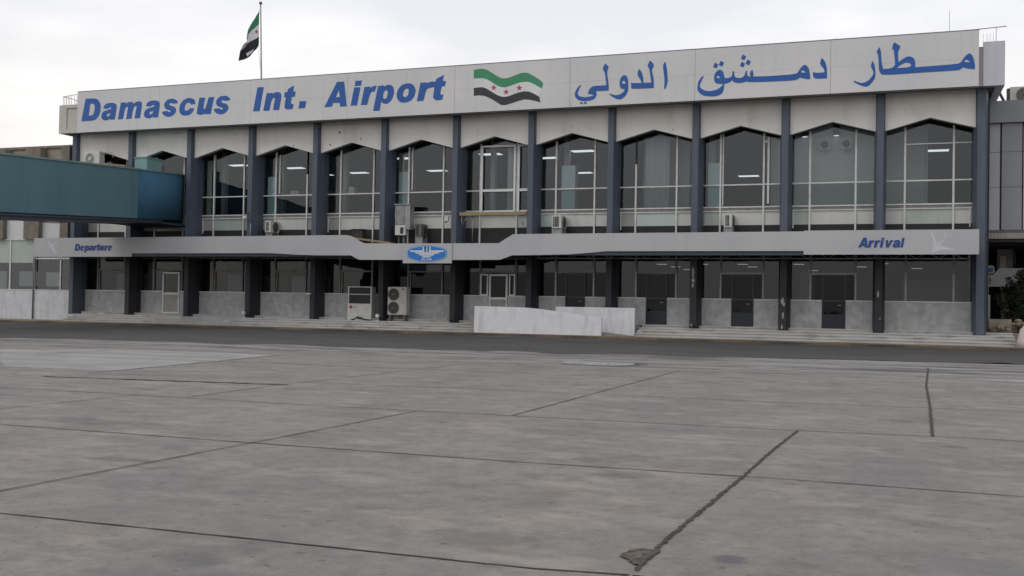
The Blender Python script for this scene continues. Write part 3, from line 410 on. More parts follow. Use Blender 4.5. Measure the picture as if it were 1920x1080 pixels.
while x < 70: q.pyz([(-2.12, -.02), (-2.10, .10), (-1.9, .10), (-1.9, -.02)], x+.006, x+.994); q.pyz([(-2.10, .101), (-2.09, .125), (-2.06, .135), (-1.9, .135), (-1.9, .101)], x+.006, x+.994, 1); x += 1.
struct(q.build('kerb', [M['kerb'], M['kerb_top']]))
q = MB(); q.box(-40, 70, -1.897, 1.6, -.02, .126); struct(q.build('pavement', M['pave']))
# expansion joints
JN = [([(20, -42.2), (39.16, -42.1), (41.09, -42.05), (42.69, -42.02), (43.18, -41.94)], .018), ([(43.2, -41.95), (60, -41.8)], .02),
 ([(25, -38.62), (35.45, -38.59), (38.65, -38.6), (41.31, -38.58), (43.67, -38.46), (45.39, -38.48), (60, -38.4)], .02),
 ([(20, -35.2), (34.31, -35.05), (37.12, -35.1), (40, -35), (43.35, -34.86), (45.07, -34.66), (60, -34.5)], .02),
 ([(20, -32.1), (30.47, -31.85), (35, -31.64), (38.68, -31.38), (43.03, -31.15), (46.24, -30.8), (60, -30.4)], .02),
 ([(10, -28.6), (24.23, -27.95), (29.47, -27.31), (40, -27)], .03), ([(40, -35), (40, -31.6), (40.02, -24.03)], .018),
 ([(38.56, -44), (38.56, -41.53), (38.64, -38.63), (38.73, -35.1)], .018), ([(35.13, -35.04), (34.95, -32.41), (35, -31.64), (35.04, -25.34)], .018),
 ([(30.57, -31.96), (29.61, -24.1)], .03), ([(34.15, -41), (34.2, -37.41), (34.31, -35.05)], .018), ([(24.84, -27.41), (24.92, -25.01)], .04)]
q = MB()
for i, (pts, wd) in enumerate(JN): q.strip(pts, wd, .004+.0006*i, .35, .2)
struct(q.build('thin_apron_joints', M['joint_thin']))
q = MB(); q.strip([(43.45, -34.9), (43.36, -36.7), (43.3, -38.6), (43.24, -40), (43.19, -41.2), (43.2, -41.85)], .027, .009, .6, .03)
q.strip([(45.37, -18.9), (45.1, -26.0), (45.01, -30.41), (44.89, -34.66)], .034, .009, .5, .05); q.strip([(43.19, -42.05), (43.24, -45)], .04, .009, .4, .05)
struct(q.build('wide_apron_joints', M['joint']))
q = MB(); q.strip([(30.54, -33.01), (32.8, -32.68), (35.06, -32.31)], .10, .0095, .5, .15); struct(q.build('worn_line_marking', M['yellow_line']))
def rag(pts, k=6, j=.02):
    out = []
    for a, b_ in zip(pts, pts[1:]+pts[:1]):
        for i in range(k): out.append((a[0]+(b_[0]-a[0])*i/k+rnd.uniform(-j, j), a[1]+(b_[1]-a[1])*i/k+rnd.uniform(-j, j)))
    return out
def flat(name, pts, z, m): q = MB(); q.face([(x, y, z) for x, y in pts]); return struct(q.build(name, m, recalc=False))
def shrink(P, k, c=(43.135, -41.52)): return [(c[0]+(x-c[0])*k, c[1]+(y-c[1])*k) for x, y in P]
flat('broken_joint_edge', rag(shrink([(43.02, -41.58), (43.10, -41.68), (43.18, -41.80), (43.22, -41.55), (43.235, -41.32), (43.12, -41.33), (43.06, -41.38)], .82), 9, .012), .0095, M['patch_dark'])
flat('broken_joint_rubble', rag(shrink([(43.05, -41.57), (43.13, -41.66), (43.175, -41.52), (43.185, -41.40), (43.12, -41.37), (43.08, -41.42)], .74), 8, .009), .0105, M['patch_light'])
flat('pale_apron_slab', rag([(30.55, -31.2), (29.6, -24.2), (28.0, -23.9), (24.2, -24.35), (22.3, -26.2), (27.9, -31.4)][::-1], 14, .06), .0035, M['patch_new'])
flat('pale_cement_smear', rag([(45.6, -23.4), (47, -23.55), (52, -23.3), (52, -22.5), (47, -22.6), (45.9, -22.9)], 12, .09), .0035, M['patch_new'])
flat('pale_cement_smear', rag([(46.2, -26.6), (48, -26.9), (52, -26.8), (52, -26.3), (48, -26.2), (46.8, -26.35)], 12, .07), .0035, M['patch_new'])
q = MB(); P = [(36.75+.9+.95*math.cos(t)*(1+.12*math.sin(3*t)), -22.35+.95*math.sin(t)*(1+.18*math.cos(2*t+.6))) for t in [2*math.pi*i/40 for i in range(40)]]
q.face([(x, y, .006) for x, y in P]); struct(q.build('puddle', M['water'], recalc=False))
flat('wet_concrete', [(37.75+(x-37.65)*1.35+.25*math.sin(5*x), -22.35+(y+22.35)*1.4) for x, y in P], .0032, M['wet'])

# ---------------------------------------------------------------- terminal building
T = thing('terminal_building', (0, 0, 0), 'long two storey terminal with dark pillars and a name board along its roof edge', 'terminal building')
NB = 12
# floors, roof, back and end walls
q = MB(); q.box(-.9, 48.3, 1.12, 23.9, 4.25, 5.08); q.box(-.9, 48.3, 1.12, 23.9, .2, .64); q.build('floor_slab', M['interior_floor'], T)
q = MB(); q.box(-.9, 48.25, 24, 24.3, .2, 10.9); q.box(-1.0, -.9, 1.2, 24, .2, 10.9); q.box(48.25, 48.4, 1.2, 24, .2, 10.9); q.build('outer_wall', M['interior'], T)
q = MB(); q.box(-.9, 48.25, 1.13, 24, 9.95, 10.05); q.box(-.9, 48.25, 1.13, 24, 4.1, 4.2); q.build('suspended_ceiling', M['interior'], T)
q = MB(); q.box(-.72, 48.78, -.34, 24.6, 10.93, 11.4); q.build('roof_slab', M['soffit'], T)
q = MB()      # concrete parapet with a sunk panel at the far return
q.box(-.78, 48.0, -.36, -.1, 10.92, 12.56); q.box(-.78, -.5, -.1, 24.6, 10.92, 12.56)
q.box(-.78, -.25, -.42, -.362, 10.92, 12.56); q.box(-.25, .75, -.42, -.362, 10.92, 11.12); q.box(-.25, .75, -.42, -.362, 12.36, 12.56)
q.build('parapet', M['concrete'], T)
q = MB(); q.box(48.0, 48.82, -.44, -.1, 10.90, 12.74); q.box(48.5, 48.82, -.1, 24.6, 10.90, 12.74); q.build('parapet_cladding', M['cladding'], T)
q = MB()
for x in (-.72, -.6, -.48, -.36, -.24, -.1, .1, .3): q.tube([(x, -.2, 12.5), (x, -.2, 13.12+(.0 if x > -.5 else -.02))], .014, 6)
q.tube([(-.72, -.2, 13.1), (.5, -.2, 13.2)], .018, 6); q.tube([(-.72, -.2, 13.1), (-.72, 1.6, 13.1)], .018, 6)
for y in (.3, .8, 1.3): q.tube([(-.72, y, 12.5), (-.72, y, 13.1)], .014, 6)
q.build('roof_railing', M['steel'], T)
q = MB()
for x in (48.05, 48.2, 48.32, 48.45, 48.55): q.tube([(x, .4, 12.4), (x, .4, 13.3)], .008, 6)
q.tube([(47.6, -.1, 13.36), (48.9, -.1, 13.42)], .02, 6); q.tube([(48.55, .4, 12.4), (48.55, .4, 13.5)], .014, 6); q.build('roof_railing', M['steel'], T)
# name board
q = MB(); XS = [.8, 6.5, 12.4, 18.24, 24.22, 30.15, 36.06, 41.94, 47.82]
for a, b_ in zip(XS, XS[1:]):
    q.box(a+.006, b_-.006, -.70, -.66, 10.86, 12.02); q.box(a+.006, b_-.006, -.70, -.66, 12.024, 13.19)
q.box(.82, 47.80, -.655, -.46, 10.88, 13.17, 1); q.box(.8, 47.83, -.71, -.44, 13.192, 13.225, 2)
FB = q.build('name_board', [M['fascia'], M['seam'], M['trim']], T)
for k in ('Damascus', 'Int', 'Airport'): decal('lettering', LATIN[k], -.706, .010, M['blue'], FB)
for k in ('airport', 'damascus', 'international'): decal('lettering', ARABIC[k], -.706, .010, M['blue'], FB)
q = MB()
for i in range(3):
    A, B = EMBLEM[i], EMBLEM[i+1]
    for a0, a1, b0, b1 in zip(A, A[1:], B, B[1:]): q.face([(b0[0], -.708, b0[1]), (b1[0], -.708, b1[1]), (a1[0], -.708, a1[1]), (a0[0], -.708, a0[1])], i)
for s_ in STARS: q.loft([(x, -.716, z) for x, z in s_], [(x, -.709, z) for x, z in s_], 3)
q.build('flag_emblem', [M['green'], M['white'], M['flagblack'], M['red']], FB, recalc=False)
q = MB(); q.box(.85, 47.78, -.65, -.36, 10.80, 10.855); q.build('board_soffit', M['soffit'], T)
# pillars
def pillar_mb(k=1., plain=False):
    q = MB(); a, b_ = .14*k, .25*k
    pl = [(-a, 0), (a, 0), (b_, .5), (b_, 1.12), (-b_, 1.12), (-b_, .5)]
    if k == 1 and not plain: q.pxy(pl, .5, 3.9, 1); q.pxy(pl, 3.9, 10.93)  # near-black material up to canopy height, slate above
    else: q.pxy(pl, .5, 10.93)
    return q
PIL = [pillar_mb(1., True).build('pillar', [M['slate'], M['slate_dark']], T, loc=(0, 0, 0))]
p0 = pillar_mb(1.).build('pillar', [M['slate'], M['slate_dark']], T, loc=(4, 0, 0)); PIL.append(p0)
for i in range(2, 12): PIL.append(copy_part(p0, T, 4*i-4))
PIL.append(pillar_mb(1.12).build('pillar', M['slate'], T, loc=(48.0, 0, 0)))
def scar(i, blobs):
    for cx, cz, rx, rz in blobs:
        q = MB()
        P = [(4*i+cx+rx*math.cos(t)*rnd.uniform(.55, 1.2), cz+rz*math.sin(t)*rnd.uniform(.6, 1.2)) for t in [2*math.pi*j/14 for j in range(14)]]
        q.pxz([(x-4*i, z) for x, z in P], -.004, .001); q.build('peeled_paint', M['scar'], PIL[i])
for i, bl in ((9, [(-.02, 3.1, .07, .25), (.0, 2.75, .09, .12), (-.03, 2.5, .06, .1)]), (10, [(-.03, 1.85, .08, .16), (.04, 1.7, .06, .1), (.0, 1.2, .04, .16), (-.04, .7, .03, .13)]), (11, [(-.02, 2.2, .05, .16), (.06, 1.15, .03, .04)])):
    scar(i, bl)
# arched spandrels
def spandrel_mb():
    q = MB(); q.pxz([(.17, 10.93), (.17, 9.29), (2.0, 9.80), (3.83, 9.29), (3.83, 10.93)], .25, .5)
    return q
s0 = spandrel_mb().build('arched_spandrel', M['spandrel'], T, loc=(0, 0, 0))
for i in range(1, NB): copy_part(s0, T, 4*i)
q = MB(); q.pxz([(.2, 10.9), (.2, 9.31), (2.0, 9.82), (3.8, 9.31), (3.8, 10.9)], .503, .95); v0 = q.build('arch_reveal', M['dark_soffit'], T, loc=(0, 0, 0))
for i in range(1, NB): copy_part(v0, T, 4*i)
holes = [(17.3, 10.35, .07), (18.55, 9.95, .045), (16.75, 9.72, .06), (10.85, 10.5, .03), (14.5, 9.75, .04), (30.0, 10.1, .03), (45.0, 10.15, .022), (45.35, 9.6, .0), (41.35, 9.75, .02), (34.9, 9.75, .03)]
for hx, hz, hr in holes:
    if not hr: continue
    q = MB(); q.pxz([(hx+hr*math.cos(t)*rnd.uniform(.7, 1.2), hz+hr*math.sin(t)*rnd.uniform(.8, 1.3)) for t in [2*math.pi*j/10 for j in range(10)]], .244, .2505); q.build('impact_mark', M['ac_grey'], T)
# upper windows
GY = 1.0
ROW = [['pane_grey', 'pane_white', 'pane_white'], ['pane_grey', 'pane_grey', 'pane_grey'], ['pane_grey', 'pane_green', 'pane_grey'], ['pane_grey', 'pane_white', 'pane_grey'], ['pane_grey', 'pane_white', 'pane_white'], ['pane_grey', 'pane_white', 'pane_white'],
       ['pane_grey', 'pane_white', 'pane_green'], ['pane_mint', 'pane_white', 'pane_white'], ['pane_grey', 'pane_mint', 'pane_white'], ['pane_green', 'pane_white', 'pane_white'], ['pane_green', 'pane_white', 'pane_white'], ['pane_white', 'pane_green', 'pane_white']]
def upper_window(i):
    x = 4*i; q = MB(); fw = 0 if i not in (0, 1) else 0
    m1, m2 = x+1.02, x+2.98
    def bar(x0, x1, z0, z1, mi=0, y0=.93, y1=1.05): q.box(x0, x1, y0, y1, z0, z1, mi)
    if i == 8:
        bar(m1-.04, m1+.04, 4.42, 8.28); bar(m1-.025, m1+.025, 8.283, 9.6, 2)
    elif i == 3:
        bar(m1-.04, m1+.04, 4.42, 9.6); bar(m1+.22, m1+.27, 7.3, 9.4)
    elif i == 5:
        bar(m1-.04, m1+.04, 4.42, 9.6); bar(m1+.18, m1+.23, 7.3, 9.5)
    else: bar(m1-.04, m1+.04, 4.42, 9.6)
    if i == 3: bar(m2-.04, m2+.04, 4.42, 8.3); bar(m2-.02, m2+.02, 8.303, 9.6, 2)
    else: bar(m2-.04, m2+.04, 4.42, 9.6)
    if i == 9: bar(m1+.09, m1+.14, 6.25, 9.6); bar(m2+.16, m2+.25, 6.3, 9.35); bar(m2+.045, m2+.155, 9.1, 9.2)
    for a, b_ in ((x+.2, m1-.042), (m1+.042, m2-.042), (m2+.042, x+3.8)):
        bar(a, b_, 7.16, 7.22, y0=.94, y1=1.04); bar(a, b_, 6.13, 6.19, y0=.94, y1=1.04); bar(a, b_, 6.0, 6.126, 1, .965, 1.03); bar(a, b_, 5.95, 5.996, y0=.94, y1=1.04)
    if i == 11:
        bar(m1+.042, m2-.042, 8.77, 8.81, 0, .95, 1.03); bar(m2+.042, x+3.8, 8.77, 8.81, 0, .95, 1.03)
    if i in (2, 4, 10, 8): bar(x+.28, x+.33, 5.155, 5.945, y0=.95, y1=1.03)
    if i == 11: bar(x+3.62, x+3.67, 5.155, 5.945, y0=.95, y1=1.03)
    mats = [M['alu'], M['alu_dark'], M['dark_soffit'], M['alu_bright']]
    if i == 6:   # later, brighter sash set in front of the old frame
        for a, b_ in ((m1+.05, m2-.05), (m2+.06, x+3.75)):
            bar(a, a+.1, 6.02, 9.45, 3, .84, .925); bar(b_-.1, b_, 6.02, 9.45, 3, .84, .925)
            bar(a+.102, b_-.102, 7.12, 7.25, 3, .85, .92); bar(a+.102, b_-.102, 6.02, 6.12, 3, .85, .92); bar(a+.102, b_-.102, 9.35, 9.45, 3, .85, .92)
    fr = q.build('upper_window', mats, T)
    q = MB(); mm = ['glass', 'glass_tint', 'black']+ROW[i]
    def pane(x0, x1, z0, z1, mi, y=GY): q.face([(x0, y, z0), (x1, y, z0), (x1, y, z1), (x0, y, z1)], mi)
    for j, (a, b_) in enumerate(((x+.2, m1), (m1, m2), (m2, x+3.8))):
        pane(a, b_, 7.19, 9.75, 0); pane(a, b_, 6.15, 7.19, 1)
        d = (.18, .2, .2, .2, .17, .19, .19, .22, .2, .2, .2, .18)[i]
        pane(a, b_, 5.13+d, 5.97, 3+j); pane(a, b_, 4.42, 5.13+d, 2)
    q.build('window_pane', [M[k] for k in mm], fr, recalc=False)
for i in range(NB): upper_window(i)
# ground floor: low walls, windows, doorways
DOORS = {7: 1, 8: 1, 9: 1, 10: 1}
def low_wall(x0, x1, m='marble', z1=1.9):
    q = MB(); q.box(x0, x1, .88, 1.06, .6, z1); q.box(x0, x1, .84, .879, z1-.02, z1+.03, 1); q.box(x0, x1, .85, .879, .6, .72)
    return q.build('low_wall', [M[m], M['alu']], T)
for i in range(NB):
    x = 4*i
    if i in DOORS: low_wall(x+.2, x+1.6); low_wall(x+2.62, x+3.8)
    elif i == 1: low_wall(x+.2, x+1.72); low_wall(x+2.92, x+3.8)
    elif i == 6: low_wall(x+.2, x+1.6); low_wall(x+2.62, x+3.8)
    else: low_wall(x+.2, x+3.8)
    q = MB(); m1, m2 = x+1.1, x+3.02; dm = [M['alu_dark'], M['alu_mid']]
    def bar(x0, x1, z0, z1, mi=0, y0=.9, y1=1.04): q.box(x0, x1, y0, y1, z0, z1, mi)
    lit = 1 if i >= 7 else 0  # arrivals-end bays take the lighter of the two frame materials
    bar(m1-.04, m1+.04, 1.94, 3.1, lit); bar(m2-.04, m2+.04, 1.94, 3.1, lit); bar(m1-.05, m1+.05, 3.1, 4.1); bar(m2-.05, m2+.05, 3.1, 4.1)
    if i < 11: bar(m1+.042, m2-.042, 3.06, 3.14, 1 if i in (9, 10) else 0, .91, 1.03)
    for a, b_ in ((x+.2, m1-.052), (m1+.052, m2-.052), (m2+.052, x+3.8)): bar(a, b_, 3.74, 3.80, 0, .92, 1.02)
    if i in (0, 2, 3, 4, 5): bar(m1+.1, m1+.16, 1.94, 3.055, 0, .91, 1.03)
    fr = q.build('ground_window', dm, T)
    q = MB()
    for a, b_ in ((x+.2, m1), (m1, m2), (m2, x+3.8)): 
        q.face([(a, .98, 3.1), (b_, .98, 3.1), (b_, .98, 4.12), (a, .98, 4.12)])
    segs = [(x+.2, m1), (m2, x+3.8)]
    if i in DOORS or i == 6: segs += [(m1, x+1.62), (x+2.6, m2)]
    elif i == 1: segs += [(m1, x+1.74)]
    else: segs += [(m1, m2)]
    for a, b_ in segs: q.face([(a, .98, 1.9), (b_, .98, 1.9), (b_, .98, 3.1), (a, .98, 3.1)], 1 if (i in DOORS and m1-.01 < (a+b_)/2 < m2+.01) or i in (5, 6, 7) else 0)
    q.build('window_pane', [M['glass_dark'], M['glass_door']], fr, recalc=False)
def dark_door(i, w0=1.6, w1=2.62):
    x = 4*i; q = MB()
    q.box(x+w0, x+w0+.07, .9, 1.0, .66, 3.05); q.box(x+w1-.07, x+w1, .9, 1.0, .66, 3.05); q.box(x+w0+.07, x+w1-.07, .91, .99, 2.97, 3.05); q.box(x+w0+.07, x+w1-.07, .91, .97, .66, 1.3); q.box(x+w0+.07, x+w1-.07, .91, .99, 1.86, 1.94)
    d = q.build('entrance_door', M['door_blue'], T)
    q = MB(); q.face([(x+w0+.07, .95, 1.3), (x+w1-.07, .95, 1.3), (x+w1-.07, .95, 2.97), (x+w0+.07, .95, 2.97)]); q.build('door_glass', M['glass_door'], d, recalc=False)
    q = MB(); q.tube([(x+w1-.2, .9, 1.7), (x+w1-.2, .85, 1.7), (x+w1-.32, .85, 1.7)], .014, 6); q.build('handle', M['alu'], d)
for i in (7, 8, 9, 10): dark_door(i)
def light_door(x0, x1, panel):
    q = MB()
    q.box(x0, x0+.09, .86, .97, .66, 3.0); q.box(x1-.09, x1, .86, .97, .66, 3.0); q.box(x0+.09, x1-.09, .87, .96, 2.9, 3.0); q.box(x0+.09, x1-.09, .87, .96, 1.72, 1.84); q.box(x0+.09, x1-.09, .87, .96, .66, .74)
    q.box(x0+.09, x1-.09, .90, .94, .74, 1.72, 1); d = q.build('entrance_door', [M['alu_bright'], M['door_grey']], T)
    q = MB(); q.face([(x0+.09, .92, 1.84), (x1-.09, .92, 1.84), (x1-.09, .92, 2.9), (x0+.09, .92, 2.9)]); q.build('door_glass', M['glass_dark' if panel else 'glass_door'], d, recalc=False)
    q = MB(); q.tube([(x1-.05, .85, 1.6), (x1-.05, .80, 1.6), (x1-.2, .80, 1.6)], .016, 6); q.build('handle', M['steel'], d)
light_door(5.74, 6.9, 1); light_door(25.62, 26.6, 0)
for a, b_ in ((25.14, 25.56), (26.68, 27.0)):
    q = MB()
    q.box(a, a+.06, .86, .97, 1.93, 3.0); q.box(b_-.06, b_, .86, .97, 1.93, 3.0); q.box(a+.06, b_-.06, .87, .96, 1.93, 1.99); q.box(a+.06, b_-.06, .87, .96, 2.93, 3.0)
    q.build('side_light_frame', M['alu_bright'], T)
# steps and platform
def steps(x0, x1):
    q = MB()
    for y0, y1, z in ((.40, 1.0, .655), (-.30, .40, .53), (-.65, -.30, .41), (-1.0, -.65, .275)):
        q.box(x0, x1, y0, y1+.02, .1, z-.045)
        x = x0
        while x < x1-.01:
            e_ = min(x1, x+rnd.uniform(1.1, 1.9)); e_ = x1 if x1-e_ < .5 else e_
            q.box(x+.004, e_-.004, y0-.035, y1-.04 if y1 < 1 else y1, z-.043, z+rnd.uniform(-.006, .006)); x = e_
    return q.build('entrance_steps', M['step'], T)
steps(.45, 25.9); steps(33.55, 49.3)
q = MB(); q.box(26, 33.4, -.5, 1.0, .1, .655); q.build('entrance_landing', M['step'], T)
# canopy
TOPL = [(-.9, 4.76), (10, 4.78), (19.0, 4.80), (19.25, 4.76), (19.55, 4.62), (19.8, 4.47), (20.04, 4.38), (22.2, 4.365), (24.8, 4.36), (27.15, 4.36), (27.86, 4.78), (34, 4.79), (41.0, 4.80), (41.03, 4.83), (47.8, 4.83)]
BOTL = [(-.9, 3.71), (5.9, 3.72), (5.901, 3.90), (14.6, 3.90), (15.2, 3.875), (16.2, 3.82), (17.4, 3.79), (19.3, 3.785), (19.75, 3.57), (22.2, 3.565), (24.8, 3.565), (27.2, 3.575), (27.83, 3.785), (29.2, 3.80), (30.6, 3.83), (31.6, 3.90), (32.4, 3.97), (41.0, 3.965), (41.001, 3.81), (47.8, 3.82)]
def interp(L, x):
    for a, b_ in zip(L, L[1:]):
        if a[0] <= x <= b_[0]: return a[1]+(b_[1]-a[1])*(x-a[0])/max(1e-9, b_[0]-a[0])
    return L[-1][1]
xs = sorted(set([p[0] for p in TOPL+BOTL]+[27.5, 36.02]))
q = MB()
for a, b_ in zip(xs, xs[1:]):
    if b_-a < .002: continue
    e_ = 1e-4
    g0 = .005 if any(abs(a-k) < .01 for k in (27.15, 27.86, 36.02)) else 0
    pa = [(a+g0, interp(BOTL, a+e_)), (b_, interp(BOTL, b_-e_)), (b_, interp(TOPL, b_-e_)), (a+g0, interp(TOPL, a+e_))]
    v = [q.b.verts.new((x, y, z)) for y in (-1.9, -1.82) for x, z in pa]
    for fc in ((0, 1, 2, 3), (7, 6, 5, 4), (0, 4, 5, 1), (2, 6, 7, 3)) + (((0, 3, 7, 4),) if g0 or a == xs[0] else ()) + (((1, 5, 6, 2),) if b_ == xs[-1] else ()): q.b.faces.new([v[k] for k in fc])
bmesh.ops.remove_doubles(q.b, verts=q.b.verts[:], dist=.001)
CF = q.build('canopy_fascia', M['canopy'], T)
decal('lettering', LATIN['Departure'], -1.912, .02, M['blue_dark'], CF); decal('lettering', LATIN['Arrival'], -1.912, .02, M['blue_dark'], CF)
decal('airplane_mark', [PLANE_D], -1.904, .006, M['plane_mark'], CF); decal('airplane_mark', [PLANE_A], -1.904, .006, M['plane_mark'], CF)
q = MB(); q.box(5.9, 19.2, -1.81, -1.72, 3.735, 4.0); q.box(27.95, 41.0, -1.81, -1.72, 3.79, 4.05); q.build('canopy_edge_beam', M['slate_band'], T)
q = MB()
for x0, x1, z in ((-.9, 19.3, 3.86), (19.3, 27.9, 3.66), (27.9, 47.8, 3.90)): q.box(x0, x1, -1.815, .86, z+.14, 4.34)
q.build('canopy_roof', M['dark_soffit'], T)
q = MB()
for x0, x1 in ((28.4, 47.5), (8, 19)):
    q.box(x0, x1, -.02, .02, 3.74, 3.765); x = x0
    while x+.9 < x1: q.tube([(x, 0, 3.76), (x+.45, 0, 4.0), (x+.9, 0, 3.76)], .014, 5); x += .9
q.build('canopy_truss', M['steel'], T)
q = MB(); q.box(22.2, 24.78, -1.97, -1.903, 3.40, 4.355); ES = q.build('emblem_sign', M['canopy'], T)
cx, cz = 23.47, 3.885; sc_ = .00363/1.0
def lg(p): return [(22.2+(x-547)*2.58/873, 4.355-(z-340)*.955/372) for x, z in p]
shield = [(640, 455), (700, 422), (830, 390), (975, 372), (1120, 390), (1250, 420), (1315, 450), (1335, 480), (1335, 580), (1310, 612), (1230, 650), (1100, 680), (975, 690), (850, 680), (720, 645), (640, 605), (622, 580), (622, 480)]
def inset(p, k): c = (978, 531); return [(c[0]+(x-c[0])*(1-k), c[1]+(z-c[1])*(1-k*2)) for x, z in p]
decal('emblem_shield', [lg(shield)], -1.976, .008, M['logo_edge'], ES)
decal('emblem_shield', [lg(inset(shield, .012))], -1.979, .008, M['logo_blue'], ES)
decal('emblem_ring', [lg(inset(shield, .028)), lg(inset(shield, .045))], -1.981, .008, M['white'], ES)
decal('emblem_wings', [lg([(665, 470), (905, 470), (905, 400), (925, 398), (930, 480), (945, 500), (1005, 500), (1022, 480), (1028, 398), (1048, 400), (1048, 470), (1292, 470), (1270, 500), (700, 500)]), lg([(755, 507), (1215, 507), (1175, 532), (790, 532)]), lg([(822, 540), (1122, 540), (1095, 566), (862, 566)]), lg([(893, 574), (1062, 574), (1040, 598), (915, 598)])], -1.984, .008, M['white'], ES)
decal('emblem_torch', [lg([(950, 385), (968, 385), (968, 490), (955, 480)])], -1.9865, .008, M['flagblack'], ES)
decal('emblem_torch', [lg([(972, 390), (984, 390), (990, 480), (978, 505), (968, 492)])], -1.9875, .008, M['white'], ES)
decal('emblem_torch', [lg([(990, 390), (1008, 390), (1004, 480), (992, 486)])], -1.9885, .008, M['green'], ES)
def stroke(p, wd):
    L_, R_ = [], []
    for i, a in enumerate(p):
        d = Vector((p[min(i+1, len(p)-1)][0]-p[max(i-1, 0)][0], p[min(i+1, len(p)-1)][1]-p[max(i-1, 0)][1])).normalized(); nn = Vector((-d.y, d.x))*wd/2
        L_.append((a[0]+nn.x, a[1]+nn.y)); R_.append((a[0]-nn.x, a[1]-nn.y))
    return L_+R_[::-1]
Sg = [(922, 614), (905, 609), (888, 614), (886, 626), (905, 632), (922, 640), (918, 652), (902, 657), (884, 650)]
Cg = [(970, 617), (955, 609), (938, 613), (932, 632), (938, 652), (955, 657), (970, 648)]
LT = [stroke(Sg, 9), stroke(Cg, 9)]
for x in (978, 1026): LT += [[(x, 657), (x+18, 608), (x+26, 608), (x+44, 657), (x+34, 657), (x+30, 645), (x+13, 645), (x+10, 657)], [(x+16, 637), (x+27, 637), (x+22, 621)]]
decal('lettering', [lg(p) for p in LT], -1.984, .008, M['white'], ES)
# curtains hanging inside some upper windows, and added screens standing in for reflections in the ground floor glass
def curtain(x0, x1, y, z0, z1):
    q = MB(); k = int((x1-x0)/.05); P = [(x0+(x1-x0)*i/k, y+.035*math.sin(i*1.25)+.01*math.sin(i*.6)) for i in range(k+1)]
    q.loft([(x, yy, z0) for x, yy in P]+[(x, yy+.012, z0) for x, yy in P[::-1]], [(x, yy, z1) for x, yy in P]+[(x, yy+.012, z1) for x, yy in P[::-1]]); return q.build('curtain', M['interior_light'], T)
for c_ in ((33.35, 34.5, 1.5, 5.2, 9.6), (39.25, 39.78, 1.35, 6.2, 9.4), (26.3, 26.95, 1.4, 6.1, 9.4), (8.25, 8.55, 1.35, 6.2, 9.3), (20.05, 20.35, 1.7, 5.2, 9.4)): curtain(*c_)
for x0, x1, z0, z1, m in ((8.55, 9.35, 1.7, 2.75, 'beige_stone'), (8.55, 9.35, 2.751, 3.0, 'red'), (9.75, 11.3, 1.6, 2.9, 'interior_light'), (13.9, 14.9, 1.6, 2.8, 'interior_light'), (2.1, 3.3, 1.6, 2.9, 'interior_light'), (4.3, 4.75, 1.6, 3.6, 'interior_light')):
    q = MB(); q.box(x0, x1, 1.35, 1.4, z0, z1); q.build('stand_in_screen', M[m], T)
# rooms behind the glass
PW = [(40.3, 43.75, 1.5, 1.6, 5.09, 9.94), (44.25, 45.9, 3.2, 3.3, 5.09, 9.94), (45.92, 46.02, 3.3, 12, 5.09, 9.94), (32.9, 35.2, 3.0, 3.1, 5.09, 9.94), (36.3, 36.6, 2.0, 5, 5.09, 9.94)]
PW += [(x, x+.25, 2.6, 2.9, 5.09, 9.94) for x in (8.3, 12.2, 16.2, 20.2, 24.9, 28.9)]
PW += [(6.9, 7.6, 4.2, 4.3, .65, 3.6), (1.5, 3.6, 4, 4.1, .65, 3.0), (9.2, 9.9, 3.4, 3.5, .65, 3.3), (10.1, 11.7, 4.4, 4.5, .65, 2.9), (13.7, 14.5, 4.4, 4.5, .65, 3.0), (45.0, 47.6, 5, 5.1, .65, 3.0), (40.4, 41.1, 4, 4.1, .65, 3.3)]  # pale walls behind the first bays stand in for reflections in the glass
for b_ in PW:
    q = MB(); q.box(*b_); q.build('partition_or_stand_in', M['interior_light'], T)

# ---------------------------------------------------------------- lamps in the rooms
ORD = ['first', 'second', 'third', 'fourth', 'fifth', 'sixth', 'seventh', 'eighth', 'ninth', 'tenth', 'eleventh', 'twelfth']
UP = [(8.61, 3.8, 0, 'middle'), (11.29, 5.57, 1, 'middle'), (14.04, 8.36, 2, 'middle'), (11.33, 8.8, 2, 'narrow'), (19.26, 3.41, 3, 'narrow'), (19.2, 8.5, 3, 'middle'), (24.7, 3.09, 4, 'bright framed'), (27.16, 5.03, 5, 'narrow'), (29.72, 3.15, 5, 'upper middle'), (27.34, 11.25, 5, 'lower middle'), (36.56, 14.72, 7, 'middle'), (46.5, 6.95, 9, 'middle')]
for x, y, k, wh in UP:
    t = thing('ceiling_light', (x, y, 9.36), 'lit ceiling panel in the %s pane of the %s upper window past the bridge' % (wh, ORD[k]), 'ceiling light', 'lit panels on the upper floor ceiling')
    q = MB(); q.box(x-.6, x+.6, y-.32, y+.32, 9.40, 9.95); q.box(x-.62, x+.62, y-.34, y+.34, 9.37, 9.40); q.build('housing', M['interior'], t)
    q = MB(); q.box(x-.58, x+.58, y-.3, y+.3, 9.355, 9.369); q.build('diffuser', M['lamp'], t)
for x, y, wh in ((40.75, 1.3, 'narrow side pane'), (42.12, 1.3, 'top of the middle pane')):
    t = thing('downlight', (x, y, 9.36), 'round lit downlight in the %s above the two round fans' % wh, 'ceiling light', 'downlights in the fan room')
    q = MB(); q.tube([(x, y, 9.36), (x, y, 9.95)], .14, 14); q.build('housing', M['interior'], t)
    q = MB(); q.tube([(x, y, 9.345), (x, y, 9.358)], .12, 14); q.build('diffuser', M['lamp_small'], t)
